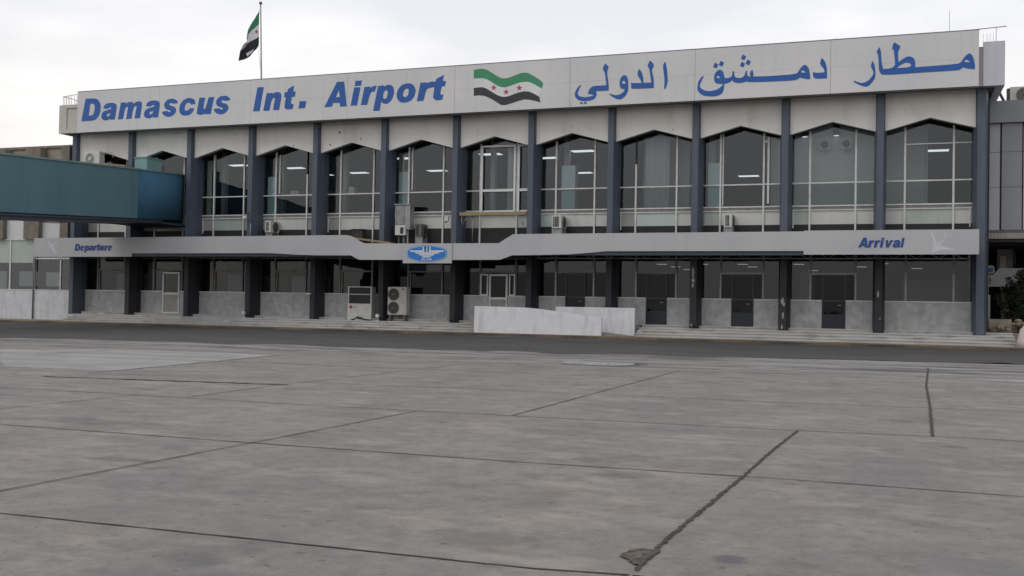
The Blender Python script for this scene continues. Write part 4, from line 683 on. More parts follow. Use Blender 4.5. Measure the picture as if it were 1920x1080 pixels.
for x, y, k in ((31.88, 12.62, 0), (31.99, 16.24, 0), (32.01, 20.31, 0), (34.31, 12.48, 1), (36.6, 12.35, 1), (36.71, 15.86, 1), (39.7, 12.17, 2), (39.88, 21.14, 2), (42.91, 15.36, 2), (44.09, 11.29, 3), (45.93, 17.28, 3)):
    lab = ('small lit lamp on the hall ceiling behind the door nearest the ramp', 'small lit lamp on the hall ceiling behind the middle dark door', 'small lit lamp on the hall ceiling behind the dark door below the arrivals sign', 'small lit lamp on the hall ceiling behind the wide end window')[k]
    t = thing('hall_lamp', (x, y, 4.0), lab, 'ceiling light', ('hall lamps behind the door nearest the ramp', 'hall lamps behind the middle dark door', 'hall lamps behind the arrivals door', 'hall lamps behind the end window')[k])
    q = MB(); q.box(x-.32, x+.32, y-.16, y+.16, 4.04, 4.1); q.build('housing', M['alu'], t)
    q = MB(); q.box(x-.28, x+.28, y-.12, y+.12, 4.025, 4.039); q.build('diffuser', M['lamp_small'], t)
# pale blue cupboards right behind the upper glass
for x0, x1, z0, z1, y0, lab in ((12.42, 13.0, 6.2, 8.25, 1.1, 'narrow pale blue cupboard behind the upper window beside the dome camera'), (20.38, 21.0, 6.2, 8.3, 1.1, 'narrow pale blue cupboard behind glass above the grey switch cabinet'),
                            (29.25, 29.95, 6.3, 8.35, 1.12, 'wide pale blue cupboard standing behind the middle pane'), (36.42, 37.02, 6.1, 8.25, 1.1, 'pale blue cupboard beside the lit panel in the upper window over the middle dark door')):
    t = thing('cupboard', ((x0+x1)/2, y0+.25, 5.08), lab, 'cupboard', 'pale blue cupboards behind upper windows')
    q = MB(); q.box(x0, x1, y0, y0+.5, 5.2, z1); q.build('carcass', M['cyan'], t)
    q = MB(); q.box(x0, x0+.02, y0-.012, y0-.002, 5.2, z1); q.box(x1-.02, x1, y0-.012, y0-.002, 5.2, z1); q.box(x0+.02, x1-.02, y0-.012, y0-.002, z1-.02, z1); q.build('edge_trim', M['alu'], t)
for x, wh in ((41.62, 'nearer the narrow pane'), (42.56, 'nearer the pillar')):
    t = thing('exhaust_fan', (x, 1.25, 8.94), 'round dark exhaust fan in a square pale mount, %s' % wh, 'fan', 'exhaust fans behind an upper window')
    q = MB(); R_ = .2
    for k in range(4):
        a = math.pi/4+k*math.pi/2; q.box(x+.14*math.copysign(1, math.cos(a))-.04, x+.14*math.copysign(1, math.cos(a))+.04, 1.16, 1.2, 8.94+.14*math.copysign(1, math.sin(a))-.04, 8.94+.14*math.copysign(1, math.sin(a))+.04)
    q.box(x-.215, x+.215, 1.10, 1.12, 8.725, 9.155); q.build('mount', M['interior_light'], t)
    q = MB(); q.tube([(x, 1.06, 8.94), (x, 1.3, 8.94)], .17, 20); q.build('fan_ring', M['ac_dark'], t)
    q = MB()
    for dz in (-.08, 0, .08): q.box(x-.14, x+.14, 1.045, 1.058, 8.94+dz-.01, 8.94+dz+.01)
    q.build('grille', M['ac_grey'], t)

q = MB(); q.box(12.3, 19.7, 1.06, 1.5, 7.17, 7.2); q.build('window_shelf', M['interior_floor'], T)
for x, wd, h, m, lab in ((14.1, .5, .2, 'ac_beige', 'low beige carton on the window shelf past the dome camera'), (16.05, .4, .22, 'wood', 'brown carton on the window shelf beside a dark narrow pane'), (17.6, .34, .34, 'ac_white', 'white carton on the window shelf beside a mullion')):
    t = thing('carton', (x, 1.25, 7.2), lab, 'box', 'cartons on the window shelf')
    q = MB(); q.box(x-wd/2, x+wd/2, 1.09, 1.4, 7.2, 7.2+h); q.build('box', M[m], t)
    q = MB(); q.hexa([(x-wd/2, 1.085, 7.2+h+.001), (x+wd/2, 1.085, 7.2+h+.001), (x+wd/2, 1.4, 7.2+h+.001), (x-wd/2, 1.4, 7.2+h+.001), (x-wd/2+.02, 1.085, 7.2+h+.06), (x+wd/2-.15, 1.085, 7.2+h+.06), (x+wd/2-.15, 1.3, 7.2+h+.06), (x-wd/2+.02, 1.3, 7.2+h+.06)]); q.build('flap', M[m], t)

# ---------------------------------------------------------------- things on the facade
def ring(q, c, r0, r1, y, d, axis='y', seg=24, mi=0):
    def P(rr, t, off): return (c[0]+rr*math.cos(t), y+off, c[2]+rr*math.sin(t)) if axis == 'y' else (y+off, c[1]+rr*math.cos(t), c[2]+rr*math.sin(t))
    for i in range(seg):
        a, b_ = 2*math.pi*i/seg, 2*math.pi*(i+1)/seg
        q.hexa([P(r0, a, 0), P(r1, a, 0), P(r1, b_, 0), P(r0, b_, 0), P(r0, a, d), P(r1, a, d), P(r1, b_, d), P(r0, b_, d)], mi)
def side_ac(x, y, z, lab, white=True, w_=.36, dp=.85, h=.72):   # outdoor unit turned so its coil end faces the apron and its fan faces along the facade
    t = thing('air_conditioner', (x+w_/2, y+dp/2, z), lab, 'air conditioner', 'outdoor units on the canopy roof')
    m = M['ac_white'] if white else M['ac_grey']
    q = MB(); q.box(x, x+w_, y, y+dp, z+.1, z+h); q.build('body', m, t, bevel=.012)
    q = MB(); q.box(x+.06, x+w_-.12, y-.006, y-.001, z+.16, z+h-.06); q.build('coil', M['ac_dark'], t)
    q = MB()
    for k in range(7): q.box(x+.05, x+w_-.11, y-.014, y-.008, z+.18+k*.075, z+.19+k*.075)
    for dx in (.06, .14): q.box(x+dx, x+dx+.012, y-.02, y-.0145, z+.16, z+h-.06)
    q.build('coil_guard', m, t)
    q = MB(); q.loft([(x+w_+.004, y+.45+.24*math.cos(a), z+.4+.24*math.sin(a)) for a in [k*math.pi/12 for k in range(24)]], [(x+w_+.012, y+.45+.24*math.cos(a), z+.4+.24*math.sin(a)) for a in [k*math.pi/12 for k in range(24)]]); q.build('fan', M['ac_dark'], t)
    q = MB(); ring(q, (0, y+.45, z+.4), .22, .27, x+w_+.001, .03, 'x')
    for k in range(6): q.box(x+w_+.013, x+w_+.02, y+.23, y+.67, z+.22+k*.07, z+.228+k*.07)
    q.build('fan_guard', M['ac_grey'], t)
    for yy in (y+.1, y+dp-.18):
        q = MB(); q.box(x-.02, x+w_+.02, yy, yy+.08, z-.42, z+.1); q.build('foot', M['steel'], t)
side_ac(12.95, .1, 5.08-.05, 'narrow white outdoor unit on the canopy below the first pale blue cupboard'); side_ac(29.1, .1, 5.1, 'white outdoor unit with dark coil on the canopy where it steps up', w_=.48)
side_ac(37.33, .1, 5.06, 'white outdoor unit with dark coil on the canopy over the middle dark door'); side_ac(21.75, .25, 4.78, 'dirty brown grey outdoor unit beside the switch cabinet over the blue emblem', white=False)
# unit on the bridge roof, fan towards the apron
t = thing('air_conditioner', (1.55, 0, 9.1), 'white outdoor unit with round grey fan above the teal bridge roof', 'air conditioner')
q = MB(); q.box(1.0, 2.1, -.3, .1, 9.05, 9.82); q.build('body', M['ac_white'], t, bevel=.015)
q = MB(); q.tube([(1.42, -.302, 9.42), (1.42, -.306, 9.42)], .3, 24); q.build('fan', M['ac_grey'], t)
q = MB(); ring(q, (1.42, 0, 9.42), .3, .33, -.32, .02); q.tube([(1.42, -.306, 9.42), (1.42, -.33, 9.42)], .1, 14)
for k in range(5): ring(q, (1.42, 0, 9.42), .12+.035*k, .13+.035*k, -.318, .008)
q.build('fan_guard', M['ac_white'], t)
q = MB(); q.tube([(2.1, -.1, 9.7), (2.35, -.1, 9.78), (2.6, .1, 9.75), (2.65, .2, 9.5)], .035, 8); q.tube([(2.1, -.05, 9.6), (2.2, -.05, 9.5), (2.22, -.05, 9.0)], .025, 8); q.build('pipes', M['ac_white'], t)
q = MB(); q.box(1.1, 1.16, -.3, .3, 8.98, 9.05); q.box(1.94, 2.0, -.3, .3, 8.98, 9.05); q.build('bracket', M['steel'], t)
# grey switch cabinet on the canopy
t = thing('switch_cabinet', (21.2, .0, 4.4), 'tall grey switch cabinet with white lower box above the blue emblem', 'switch cabinet')
q = MB(); q.box(20.8, 21.32, -.1, .35, 5.45, 6.42); q.build('upper_case', M['grey_metal'], t)
q = MB(); q.pxz([(21.325, 5.2), (21.62, 5.2), (21.62, 6.45), (21.325, 6.45)], -.08, .4); q.box(20.75, 21.65, -.14, .4, 6.452, 6.5); q.build('side_duct', M['steel'], t)
q = MB(); q.box(20.82, 21.4, -.14, .3, 4.9, 5.42); q.build('lower_box', M['ac_white'], t, bevel=.012)
q = MB(); q.box(21.12, 21.3, -.155, -.142, 4.98, 5.3); q.build('meter_window', M['ac_dark'], t)
q = MB(); q.box(20.95, 21.0, 0, .05, 4.3, 4.9); q.build('leg', M['ac_grey'], t); q = MB(); q.box(21.2, 21.3, 0, .08, 4.3, 4.9); q.build('leg', M['ac_grey'], t)
# junction box on pillar, beam, plank, black box
t = thing('junction_box', (23.5, .3, 5.6), 'small white wall box on bracket between emblem and timber beam', 'junction box')
q = MB(); q.box(23.4, 23.62, .2, .3, 5.62, 5.86); q.build('case', M['ac_white'], t, bevel=.01); q = MB(); q.box(23.36, 23.75, .301, .36, 5.86, 5.93); q.box(23.36, 23.5, .301, .36, 5.55, 5.62); q.build('bracket', M['steel'], t)
t = thing('timber_beam', (26.0, .2, 5.9), 'raw timber beam on brackets fixed across two pillars', 'beam')
q = MB(); q.box(24.22, 27.78, .13, .28, 5.87, 6.04); q.build('beam', M['wood'], t, bevel=.008)
q = MB()
for x in (24.35, 27.6): q.tube([(x, .2, 5.86), (x, .2, 5.35)], .02, 6); q.tube([(x, .2, 5.4), (x+(.3 if x < 26 else -.3), .2, 5.85)], .016, 6)
q.tube([(24.9, .3, 5.86), (24.9, .3, 4.6)], .025, 6); q.build('bracket', M['steel'], t)
t = thing('plank', (20.5, -.8, 4.5), 'weathered yellowish board lying on the lowered canopy', 'plank')
q = MB(); q.hexa([(18.9, -1.0, 4.66), (21.0, -1.0, 4.4), (21.0, -.6, 4.4), (18.9, -.6, 4.66), (18.9, -1.0, 4.76), (21.0, -1.0, 4.50), (21.0, -.6, 4.50), (18.9, -.6, 4.76)]); q.build('board', M['wood'], t)
t = thing('black_box', (18.6, .2, 5.0), 'small black box behind the canopy edge under a pale pane', 'box')
q = MB(); q.box(18.25, 18.85, .1, .5, 4.7, 5.22); q.build('case', M['ac_dark'], t, bevel=.02); q = MB(); q.box(18.2, 18.9, .05, .55, 5.222, 5.26); q.build('lid', M['black'], t)
t = thing('dome_camera', (11.92, -.2, 5.9), 'white dome camera on an arm fixed to a pillar above the canopy', 'camera')
q = MB(); q.ball((11.92, -.28, 5.88), .13, sc=(1, 1, 1.05)); q.build('dome', M['ac_white'], t); q = MB(); q.tube([(11.92, -.28, 6.0), (11.92, -.28, 6.14), (12.0, .02, 6.14)], .035, 8); q.build('arm', M['ac_grey'], t)
t = thing('conduit', (12.1, -.02, 5.2), 'thin white conduit running down the pillar below the dome camera', 'conduit')
q = MB(); q.tube([(12.12, -.02, 4.9), (12.12, -.02, 5.62)], .018, 6); q.build('pipe', M['ac_white'], t); q = MB(); q.box(12.09, 12.15, -.01, .005, 5.3, 5.33); q.build('clip', M['steel'], t)
for x, z, lab in ((11.95, .53, 'white floodlight at the foot of the pillar beside the pale framed door side window'), (19.98, .53, 'small pale floodlight at the pillar foot between the two big cooling units'), (23.95, .53, 'small dark floodlight at the pillar foot nearest the ramp wall'), (36.0, .53, 'small dark floodlight at the foot of a scarred pillar')):
    t = thing('floodlight', (x, -.12, z), lab, 'floodlight', 'floodlights at the pillar feet')
    k = .2 if x < 20 else .13
    q = MB(); q.box(x-k*.4, x+k*.4, -.22, -.08, z, z+.03); q.tube([(x, -.15, z), (x, -.15, z+k)], .02, 6); q.build('stand', M['ac_white'] if x < 21 else M['ac_grey'], t)
    q = MB(); q.tube([(x-.02, -.27, z+k*1.35), (x, -.08, z+k*1.15)], [k*.5, k*.42], 12); q.build('head', M['ac_white'] if x < 21 else M['ac_grey'], t)
    q = MB(); q.tube([(x+.1, -.1, z+k*1.1), (x+.26, -.06, z+k*1.0)], [k*.3, k*.2], 10); q.build('rear_lamp', M['ac_dark'], t)
t = thing('bullet_camera', (15.85, -.1, 1.86), 'small white bullet camera halfway up a ground floor pillar', 'camera')
q = MB(); q.tube([(15.78, -.22, 1.84), (15.95, -.06, 1.88)], .05, 10); q.build('body', M['ac_white'], t); q = MB(); q.tube([(15.95, -.06, 1.88), (16, .02, 1.86)], .02, 6); q.build('arm', M['steel'], t)
# big cooling units under the canopy
t = thing('cooling_cabinet', (18.65, .5, .53), 'white floor standing unit with two dark louvres and a red round badge', 'air conditioner')
X0, X1 = 17.95, 19.34; Yf = .3
q = MB(); q.box(X0, X1, Yf, Yf+.5, .53, 1.40); q.box(X0, X0+.07, Yf, Yf+.5, 1.401, 2.24); q.box(X1-.07, X1, Yf, Yf+.5, 1.401, 2.24); q.box(X0, X1, Yf, Yf+.5, 2.241, 2.29); q.box(X0+.071, X1-.071, Yf, Yf+.4, 1.86, 1.90); q.build('body', M['ac_white'], t)
for z0, z1 in ((1.402, 1.859), (1.901, 2.24)):
    q = MB(); q.box(X0+.07, X1-.07, Yf+.05, Yf+.4, z0, z1)
    k = z0+.03
    while k < z1-.02: q.box(X0+.08, X1-.08, Yf+.035, Yf+.048, k, k+.012); k += .05
    q.build('louvre', M['ac_dark'], t)
q = MB(); cx, cz = 18.15, 1.22
q.tube([(cx, Yf-.008, cz), (cx, Yf-.001, cz)], .085, 22); q.build('badge', M['logo_red'], t)
q = MB(); q.box(cx+.14, cx+.155, Yf-.007, Yf-.001, cz-.04, cz+.04); q.box(cx+.155, cx+.20, Yf-.007, Yf-.001, cz-.04, cz-.025)
ring(q, (cx+.27, 0, cz), .03, .043, Yf-.007, .006, seg=14); q.box(cx+.275, cx+.318, Yf-.009, Yf-.0071, cz-.01, cz+.003); q.build('lettering', M['ac_grey'], t)
t = thing('black_hose', (18.7, .1, .53), 'crumpled black hose and rag on the step before the badge unit', 'hose')
q = MB(); q.tube([(18.3, .12, .56), (18.5, .05, .60), (18.65, .12, .72), (18.85, .08, .66), (19.05, .1, .58), (19.35, .2, .56)], .035, 8); q.build('hose', M['cable'], t)
q = MB(); q.ball((18.75, .1, .66), .1, sc=(1.6, .8, .6)); q.ball((18.35, .1, .56), .06, sc=(1.5, 1, .6)); q.build('rag', M['ac_dark'], t)
t = thing('twin_fan_unit', (20.95, .2, .53), 'beige twin fan outdoor unit raised on legs in front of dark glass', 'air conditioner')
q = MB(); q.box(20.42, 21.48, 0, .42, .86, 2.28); q.build('body', M['ac_beige'], t, bevel=.015)
for cz in (1.9, 1.22):
    q = MB(); q.tube([(20.76, -.004, cz), (20.76, -.001, cz)], .29, 26); q.build('fan', M['ac_dark'], t)
    q = MB()
    for k in range(7): ring(q, (20.76, 0, cz), .06+.036*k, .068+.036*k, -.014, .008)
    ring(q, (20.76, 0, cz), .29, .315, -.02, .018); q.tube([(20.76, -.005, cz), (20.76, -.02, cz)], .05, 10); q.build('fan_guard', M['ac_grey'], t)
q = MB(); q.box(21.22, 21.33, -.006, -.001, 2.13, 2.2); q.box(21.24, 21.36, -.006, -.001, 1.46, 1.48); q.build('rating_plate', M['ac_dark'], t)
q = MB(); q.box(20.5, 20.56, .02, .4, .53, .86); q.build('leg', M['ac_grey'], t); q = MB(); q.box(21.34, 21.4, .02, .4, .53, .86); q.build('leg', M['ac_grey'], t)
q = MB(); q.tube([(21.5, .2, 1.1), (21.62, .15, 1.0), (21.66, .2, .8), (21.7, .5, .75)], .022, 6); q.build('pipes', M['steel'], t)
# ramp and its two walls
t = thing('ramp_wall', (29, -1.8, .12), 'whitewashed wall with top sloping down to one end, along the kerb', 'wall', 'walls of the entrance ramp')
q = MB(); q.pxz([(25.97, .125), (32.2, .125), (32.2, .95), (30.4, 1.16), (29.3, 1.29), (28.6, 1.345), (27.8, 1.36), (25.97, 1.385)], -1.9, -1.72); q.build('wall', M['rampwall'], t, bevel=.012)
t = thing('ramp_wall', (31.5, -.6, .12), 'whitewashed flat topped wall behind the sloping wall of the ramp', 'wall', 'walls of the entrance ramp')
q = MB(); q.box(29.6, 33.44, -.66, -.5, .125, 1.42); q.build('wall', M['rampwall'], t, bevel=.012)
q = MB(); q.pxz([(26, .127), (33.4, .127), (33.4, .14), (29.2, .56), (28.4, .65), (26, .655)], -1.72, -.66); struct(q.build('ramp', M['pave']))

# ---------------------------------------------------------------- jet bridge
t = thing('jet_bridge', (6, -8, 0), 'long teal boarding bridge joining the terminal above the departure sign', 'boarding bridge')
def zt(y): return 8.345+.0545*y
def zb(y): return 5.825+.0548*y
def seg(y0, y1, x0=4.1, x1=7.7, dz=0): return [[(x0, y, zb(y)), (x1, y, zb(y)), (x1, y, zt(y)), (x0, y, zt(y))] for y in (y0, y1)]
q = MB(); a, b_ = seg(-30, -3.66); q.loft(a, b_)
q.build('tunnel', M['teal'], t)
q = MB(); pts = [(4.1, -3.655), (7.7, -3.655), (7.7, -1.0)]+[(4.7+3*math.cos(k*.0483), -1.0+3*math.sin(k*.0483)) for k in range(1, 15)]+[(4.1, .89)]
q.loft([(x, y, zb(y)) for x, y in pts], [(x, y, zt(y)) for x, y in pts]); o = q.build('end_section', M['teal_blue'], t)
for pl_ in o.data.polygons: pl_.use_smooth = abs(pl_.normal.z) < .5 and pl_.normal.x > .3
q = MB(); rim = [p for p in pts[1:-1]]; q.loft([(x, y, zt(y)+.001) for x, y in [(7.0, -3.655)]+[(x+.03, y) for x, y in rim]+[(5.5, .8)]], [(x, y, zt(y)+.075) for x, y in [(7.0, -3.655)]+[(x+.03, y) for x, y in rim]+[(5.5, .8)]]); q.build('roof_edge', M['teal_trim'], t)
q = MB(); q.loft([(7.62, -30, zt(-30)+.002), (7.75, -30, zt(-30)+.002), (7.75, -30, zt(-30)+.09), (7.62, -30, zt(-30)+.09)], [(7.62, -3.66, zt(-3.66)+.002), (7.75, -3.66, zt(-3.66)+.002), (7.75, -3.66, zt(-3.66)+.09), (7.62, -3.66, zt(-3.66)+.09)]); q.build('roof_trim', M['teal_trim'], t)
q = MB(); q.loft([(4.2, -30, zb(-30)-.28), (7.6, -30, zb(-30)-.28), (7.6, -30, zb(-30)-.003), (4.2, -30, zb(-30)-.003)], [(4.2, -1.5, zb(-1.5)-.2), (7.6, -1.5, zb(-1.5)-.2), (7.6, -1.5, zb(-1.5)-.003), (4.2, -1.5, zb(-1.5)-.003)])
q.box(4.4, 7.5, -2.6, .85, 5.52, 5.63); q.build('floor_beam', M['slate_band'], t)
q = MB(); q.tube([(7.62, -30, zb(-30)-.14), (7.62, -1.6, zb(-1.6)-.1)], .05, 8); q.build('edge_pipe', M['slate'], t)
q = MB(); q.box(6.2, 7.0, -2.2, -1.0, 8.2, 9.02); q.box(6.15, 7.05, -2.25, -.95, 9.022, 9.07); q.build('roof_unit', M['teal_pale'], t)
q = MB(); q.tube([(6.6, -.6, 8.3), (6.6, -.6, 8.78)], .22, 14); q.build('roof_vent', M['ac_grey'], t)
q = MB(); q.box(5.0, 6.6, -24.4, -23.8, 0, 4.4); q.box(4.0, 7.8, -24.6, -23.6, 0, .25); q.build('support_leg', M['slate'], t)
t = thing('cable', (-1, .2, 6), 'thin dark cable sagging below the teal bridge', 'cable')
q = MB(); q.tube([(-4.6+6.8*k/24, .3, 6.35-.62*math.sin(math.pi*min(1, k/24))*(1-.3*k/24)) for k in range(25)], .03, 6); q.build('wire', M['cable'], t)
t = thing('timber_board', (3.0, -.3, 8.7), 'pale timber board lying on the bridge roof by the white unit', 'plank')
q = MB(); q.hexa([(2.3, -.4, 9.02), (4.0, -.4, 8.84), (4.0, -.1, 8.84), (2.3, -.1, 9.02), (2.3, -.4, 9.14), (4.0, -.4, 8.96), (4.0, -.1, 8.96), (2.3, -.1, 9.14)]); q.build('board', M['wood'], t)
q = MB(); q.box(2.4, 2.5, -.35, -.15, 8.4, 9.0); q.box(3.8, 3.9, -.35, -.15, 8.4, 8.83); q.build('prop', M['steel'], t)

# ---------------------------------------------------------------- annexes
A = thing('side_annex', (-15, 6, 0), 'brown stone annex with white panels and glazed ground floor beyond the teal bridge', 'building')
q = MB(); q.box(-40, -1.05, 1.3, 20, 6.9, 10.4); q.box(-40, -1.05, 19.7, 20, .2, 6.88); q.build('upper_wall', M['beige_stone'], A)
q = MB(); q.box(-40, -1.05, 1.25, 19.6, 4.92, 5.02); q.box(-40, -1.05, 1.3, 19.6, 6.8, 6.89); q.build('floor_slab', M['interior'], A)
q = MB(); q.box(-40, -1.02, 1.2, 20.1, 10.402, 10.55); q.build('coping', M['brown_stone'], A)
x = -6.02
for x0, x1 in ((-9, -8.55), (-6.6, -6.02), (-4.42, -3.26), (-1.66, -1.06)):
    q = MB(); q.box(x0, x1, .75, 1.29, 4.9, 10.4); q.build('stone_pier', M['brown_stone'], A)
for x0, x1 in ((-8.55, -6.6), (-6.02, -4.42), (-3.26, -1.66)):
    q = MB(); q.box(x0, x1, 1.05, 1.2, 4.95, 6.79); q.build('white_panel', M['annex_white'], A)
q = MB(); q.box(-40, -3.72, .92, 1.1, .1, 1.86); q.build('base_wall', M['marble_pale'], A); q = MB(); q.box(-3.68, -.3, .92, 1.1, .1, 1.88); q.build('base_wall', M['marble_pale'], A)
q = MB()
for k in range(8): X = -3.72-1.87*k; q.box(X-.05, X+.05, .95, 1.05, 1.9, 4.86)
q.box(-40, -3.7, .94, 1.06, 4.861, 4.93); q.box(-40, -.3, .90, 1.06, 1.861, 1.9) ; q.box(-1.75, -1.67, .95, 1.05, 1.9, 3.9); q.box(-3.67, -.3, .95, 1.05, 3.72, 3.8); q.box(-.36, -.3, .95, 1.05, 1.9, 3.71)
wf = q.build('annex_window', M['alu'], A)
q = MB(); q.face([(-40, 1.0, 1.88), (-.33, 1.0, 1.88), (-.33, 1.0, 3.5), (-40, 1.0, 3.5)]); q.face([(-40, 1.0, 3.5), (-3.72, 1.0, 3.5), (-3.72, 1.0, 4.9), (-40, 1.0, 4.9)], 1); q.face([(-3.72, 1.0, 3.5), (-.33, 1.0, 3.5), (-.33, 1.0, 3.9), (-3.72, 1.0, 3.9)])
q.build('window_pane', [M['glass'], M['pane_green']], wf, recalc=False)
q = MB(); q.box(-9.2, -6.4, 1.5, 1.55, .2, 3.0); q.build('stand_in_screen', M['interior_light'], A)
for x0, x1, z1 in ((-5.4, -3.95, 3.0), (-3.3, -2.1, 2.95)):
    q = MB(); q.box(x0, x1, 1.5, 1.55, 2.1, z1); q.build('stand_in_screen', M['interior_light'], A)
q = MB(); q.tube([(-3.66, .86, .14), (-3.66, .86, 3.9), (-3.66, .9, 4.8)], .045, 8); q.box(-3.76, -3.56, .83, .92, 1.35, 1.39); q.build('downpipe', M['steel'], A)
B = thing('end_annex', (54, 6, 0), 'grey clad annex carried over a dark passage beside the last pillar', 'building')
q = MB(); q.box(48.42, 62, 1.5, 12, 9.68, 10.62); q.build('roof_band', M['annex_grey'], B)
q = MB(); q.box(48.42, 62, 1.95, 11.8, 5.0, 9.66); q.box(48.42, 62, 1.7, 1.94, 4.95, 5.06); q.build('upper_wall', M['seam'], B)
for x0, x1, k, y in ((48.45, 48.86, 'annex_lilac', 1.72), (48.93, 49.72, 'annex_grey', 1.68), (49.78, 50.6, 'annex_lilac', 1.72), (50.66, 51.6, 'annex_grey', 1.68), (51.66, 53, 'annex_lilac', 1.72), (53.06, 54.5, 'annex_grey', 1.68)):
    q = MB(); q.box(x0, x1, y, 1.945, 5.065, 6.9); q.box(x0, x1, y, 1.945, 6.915, 8.42); q.box(x0, x1, y, 1.945, 8.435, 9.67); q.build('cladding_panel', M[k], B)
q = MB()
x = 48.42
while x < 58: q.box(x, x+.07, 1.66, 1.72, 4.69, 4.94); q.box(x+.07, x+.13, 1.69, 1.75, 4.69, 4.94); x += .13
q.build('corrugated_skirt', M['corrugated'], B)
q = MB(); q.box(48.42, 62, 1.76, 16, 4.55, 4.68); q.box(48.42, 62, 16, 16.2, .1, 4.6); q.box(56, 56.3, 1.8, 16, .1, 4.5); q.build('passage_wall', M['dark_soffit'], B)
q = MB(); q.box(48.42, 62, 1.02, 15.9, .1, .64); q.build('passage_floor', M['pave'], B)
q = MB(); q.box(50.9, 51.4, 9, 9.5, .64, 4.5); q.build('passage_post', M['ac_grey'], B)
t = thing('air_conditioner', (50.1, 5.2, 10.62), 'weathered beige outdoor unit with big dark fan on the grey annex roof', 'air conditioner')
q = MB(); q.box(49.55, 50.75, 5.0, 5.5, 11.1, 11.9); q.build('body', M['ac_beige'], t, bevel=.015)
q = MB(); q.tube([(50.14, 4.994, 11.5), (50.14, 4.999, 11.5)], .34, 26); q.build('fan', M['ac_dark'], t)
q = MB(); ring(q, (50.14, 0, 11.5), .34, .37, 4.975, .02)
for k in range(6): ring(q, (50.14, 0, 11.5), .08+.045*k, .088+.045*k, 4.98, .01)
q.build('fan_guard', M['ac_beige'], t)
q = MB()
for k in range(9): q.box(49.44, 49.549, 5.05, 5.45, 11.13+k*.085, 11.17+k*.085)
q.build('side_fins', M['ac_grey'], t)
q = MB(); q.box(49.6, 49.7, 5.0, 5.5, 10.62, 11.1); q.box(50.6, 50.7, 5.0, 5.5, 10.62, 11.1); q.build('stand', M['steel'], t)
t = thing('stay_pole', (49, 3, 10.6), 'short dark slanted pole beside the grey annex roof', 'pole')
q = MB(); q.tube([(49.35, 3.6, 10.6), (48.86, 3.2, 11.5)], .06, 8); q.build('pole', M['slate_band'], t); q = MB(); q.box(49.25, 49.45, 3.5, 3.7, 10.62, 10.66); q.build('base_plate', M['steel'], t)
# things in the passage
t = thing('passage_sign', (50, 6, .64), 'pale sign board ending in nt, half hidden by the last pillar', 'sign')
q = MB(); q.pxz([(47.9, 2.73), (50.3, 2.73), (50.3, 3.6), (49.27, 3.6), (49.0, 3.29), (47.9, 3.29)], 6, 6.08); q.build('board', M['sign_white'], t)
q = MB(); X, Z = 48.66, 2.84
q.box(X, X+.035, 5.985, 5.998, Z, Z+.22); q.box(X+.035, X+.1, 5.985, 5.998, Z+.17, Z+.22); q.box(X+.1, X+.135, 5.985, 5.998, Z, Z+.20)
q.box(X+.19, X+.225, 5.985, 5.998, Z, Z+.33); q.box(X+.16, X+.19, 5.985, 5.998, Z+.17, Z+.22); q.box(X+.225, X+.27, 5.985, 5.998, Z+.17, Z+.22); q.box(X+.225, X+.26, 5.985, 5.998, Z, Z+.04); q.build('lettering', M['flagblack'], t)
for X in (48.75, 50.1):
    q = MB(); q.box(X, X+.08, 6.081, 6.15, .64, 3.2); q.build('post', M['steel'], t)
t = thing('badge_sign', (48.9, 5.6, .64), 'small blue and white badge sign above the nt board', 'sign')
q = MB(); q.pxz([(48.4, 3.33), (48.95, 3.33), (49.03, 3.42), (49.03, 3.62), (48.95, 3.71), (48.4, 3.71)], 5.6, 5.66); q.build('board', M['sign_white'], t)
q = MB(); q.pxz([(48.45, 3.38), (48.9, 3.38), (48.97, 3.46), (48.97, 3.6), (48.62, 3.55), (48.45, 3.48)], 5.59, 5.599); q.build('blue_field', M['logo_blue'], t)
q = MB(); q.box(48.6, 48.66, 5.661, 5.7, .64, 3.5); q.build('post', M['steel'], t)
t = thing('vent_column', (49.6, 7.2, .64), 'pale metal column with conduit standing at the back of the passage', 'column')
q = MB(); q.box(49.26, 49.95, 7, 7.3, 3.0, 4.54); q.build('casing', M['grey_metal'], t); q = MB(); q.box(49.38, 49.64, 6.92, 6.999, 2.6, 4.22); q.build('front_panel', M['ac_white'], t)
q = MB(); q.tube([(50.0, 6.95, 4.5), (50.05, 6.95, 3.8), (49.9, 6.95, 3.5)], .025, 6); q.build('conduit', M['steel'], t); q = MB(); q.box(49.45, 49.8, 7.05, 7.25, .64, 3.0); q.build('foot', M['ac_grey'], t)
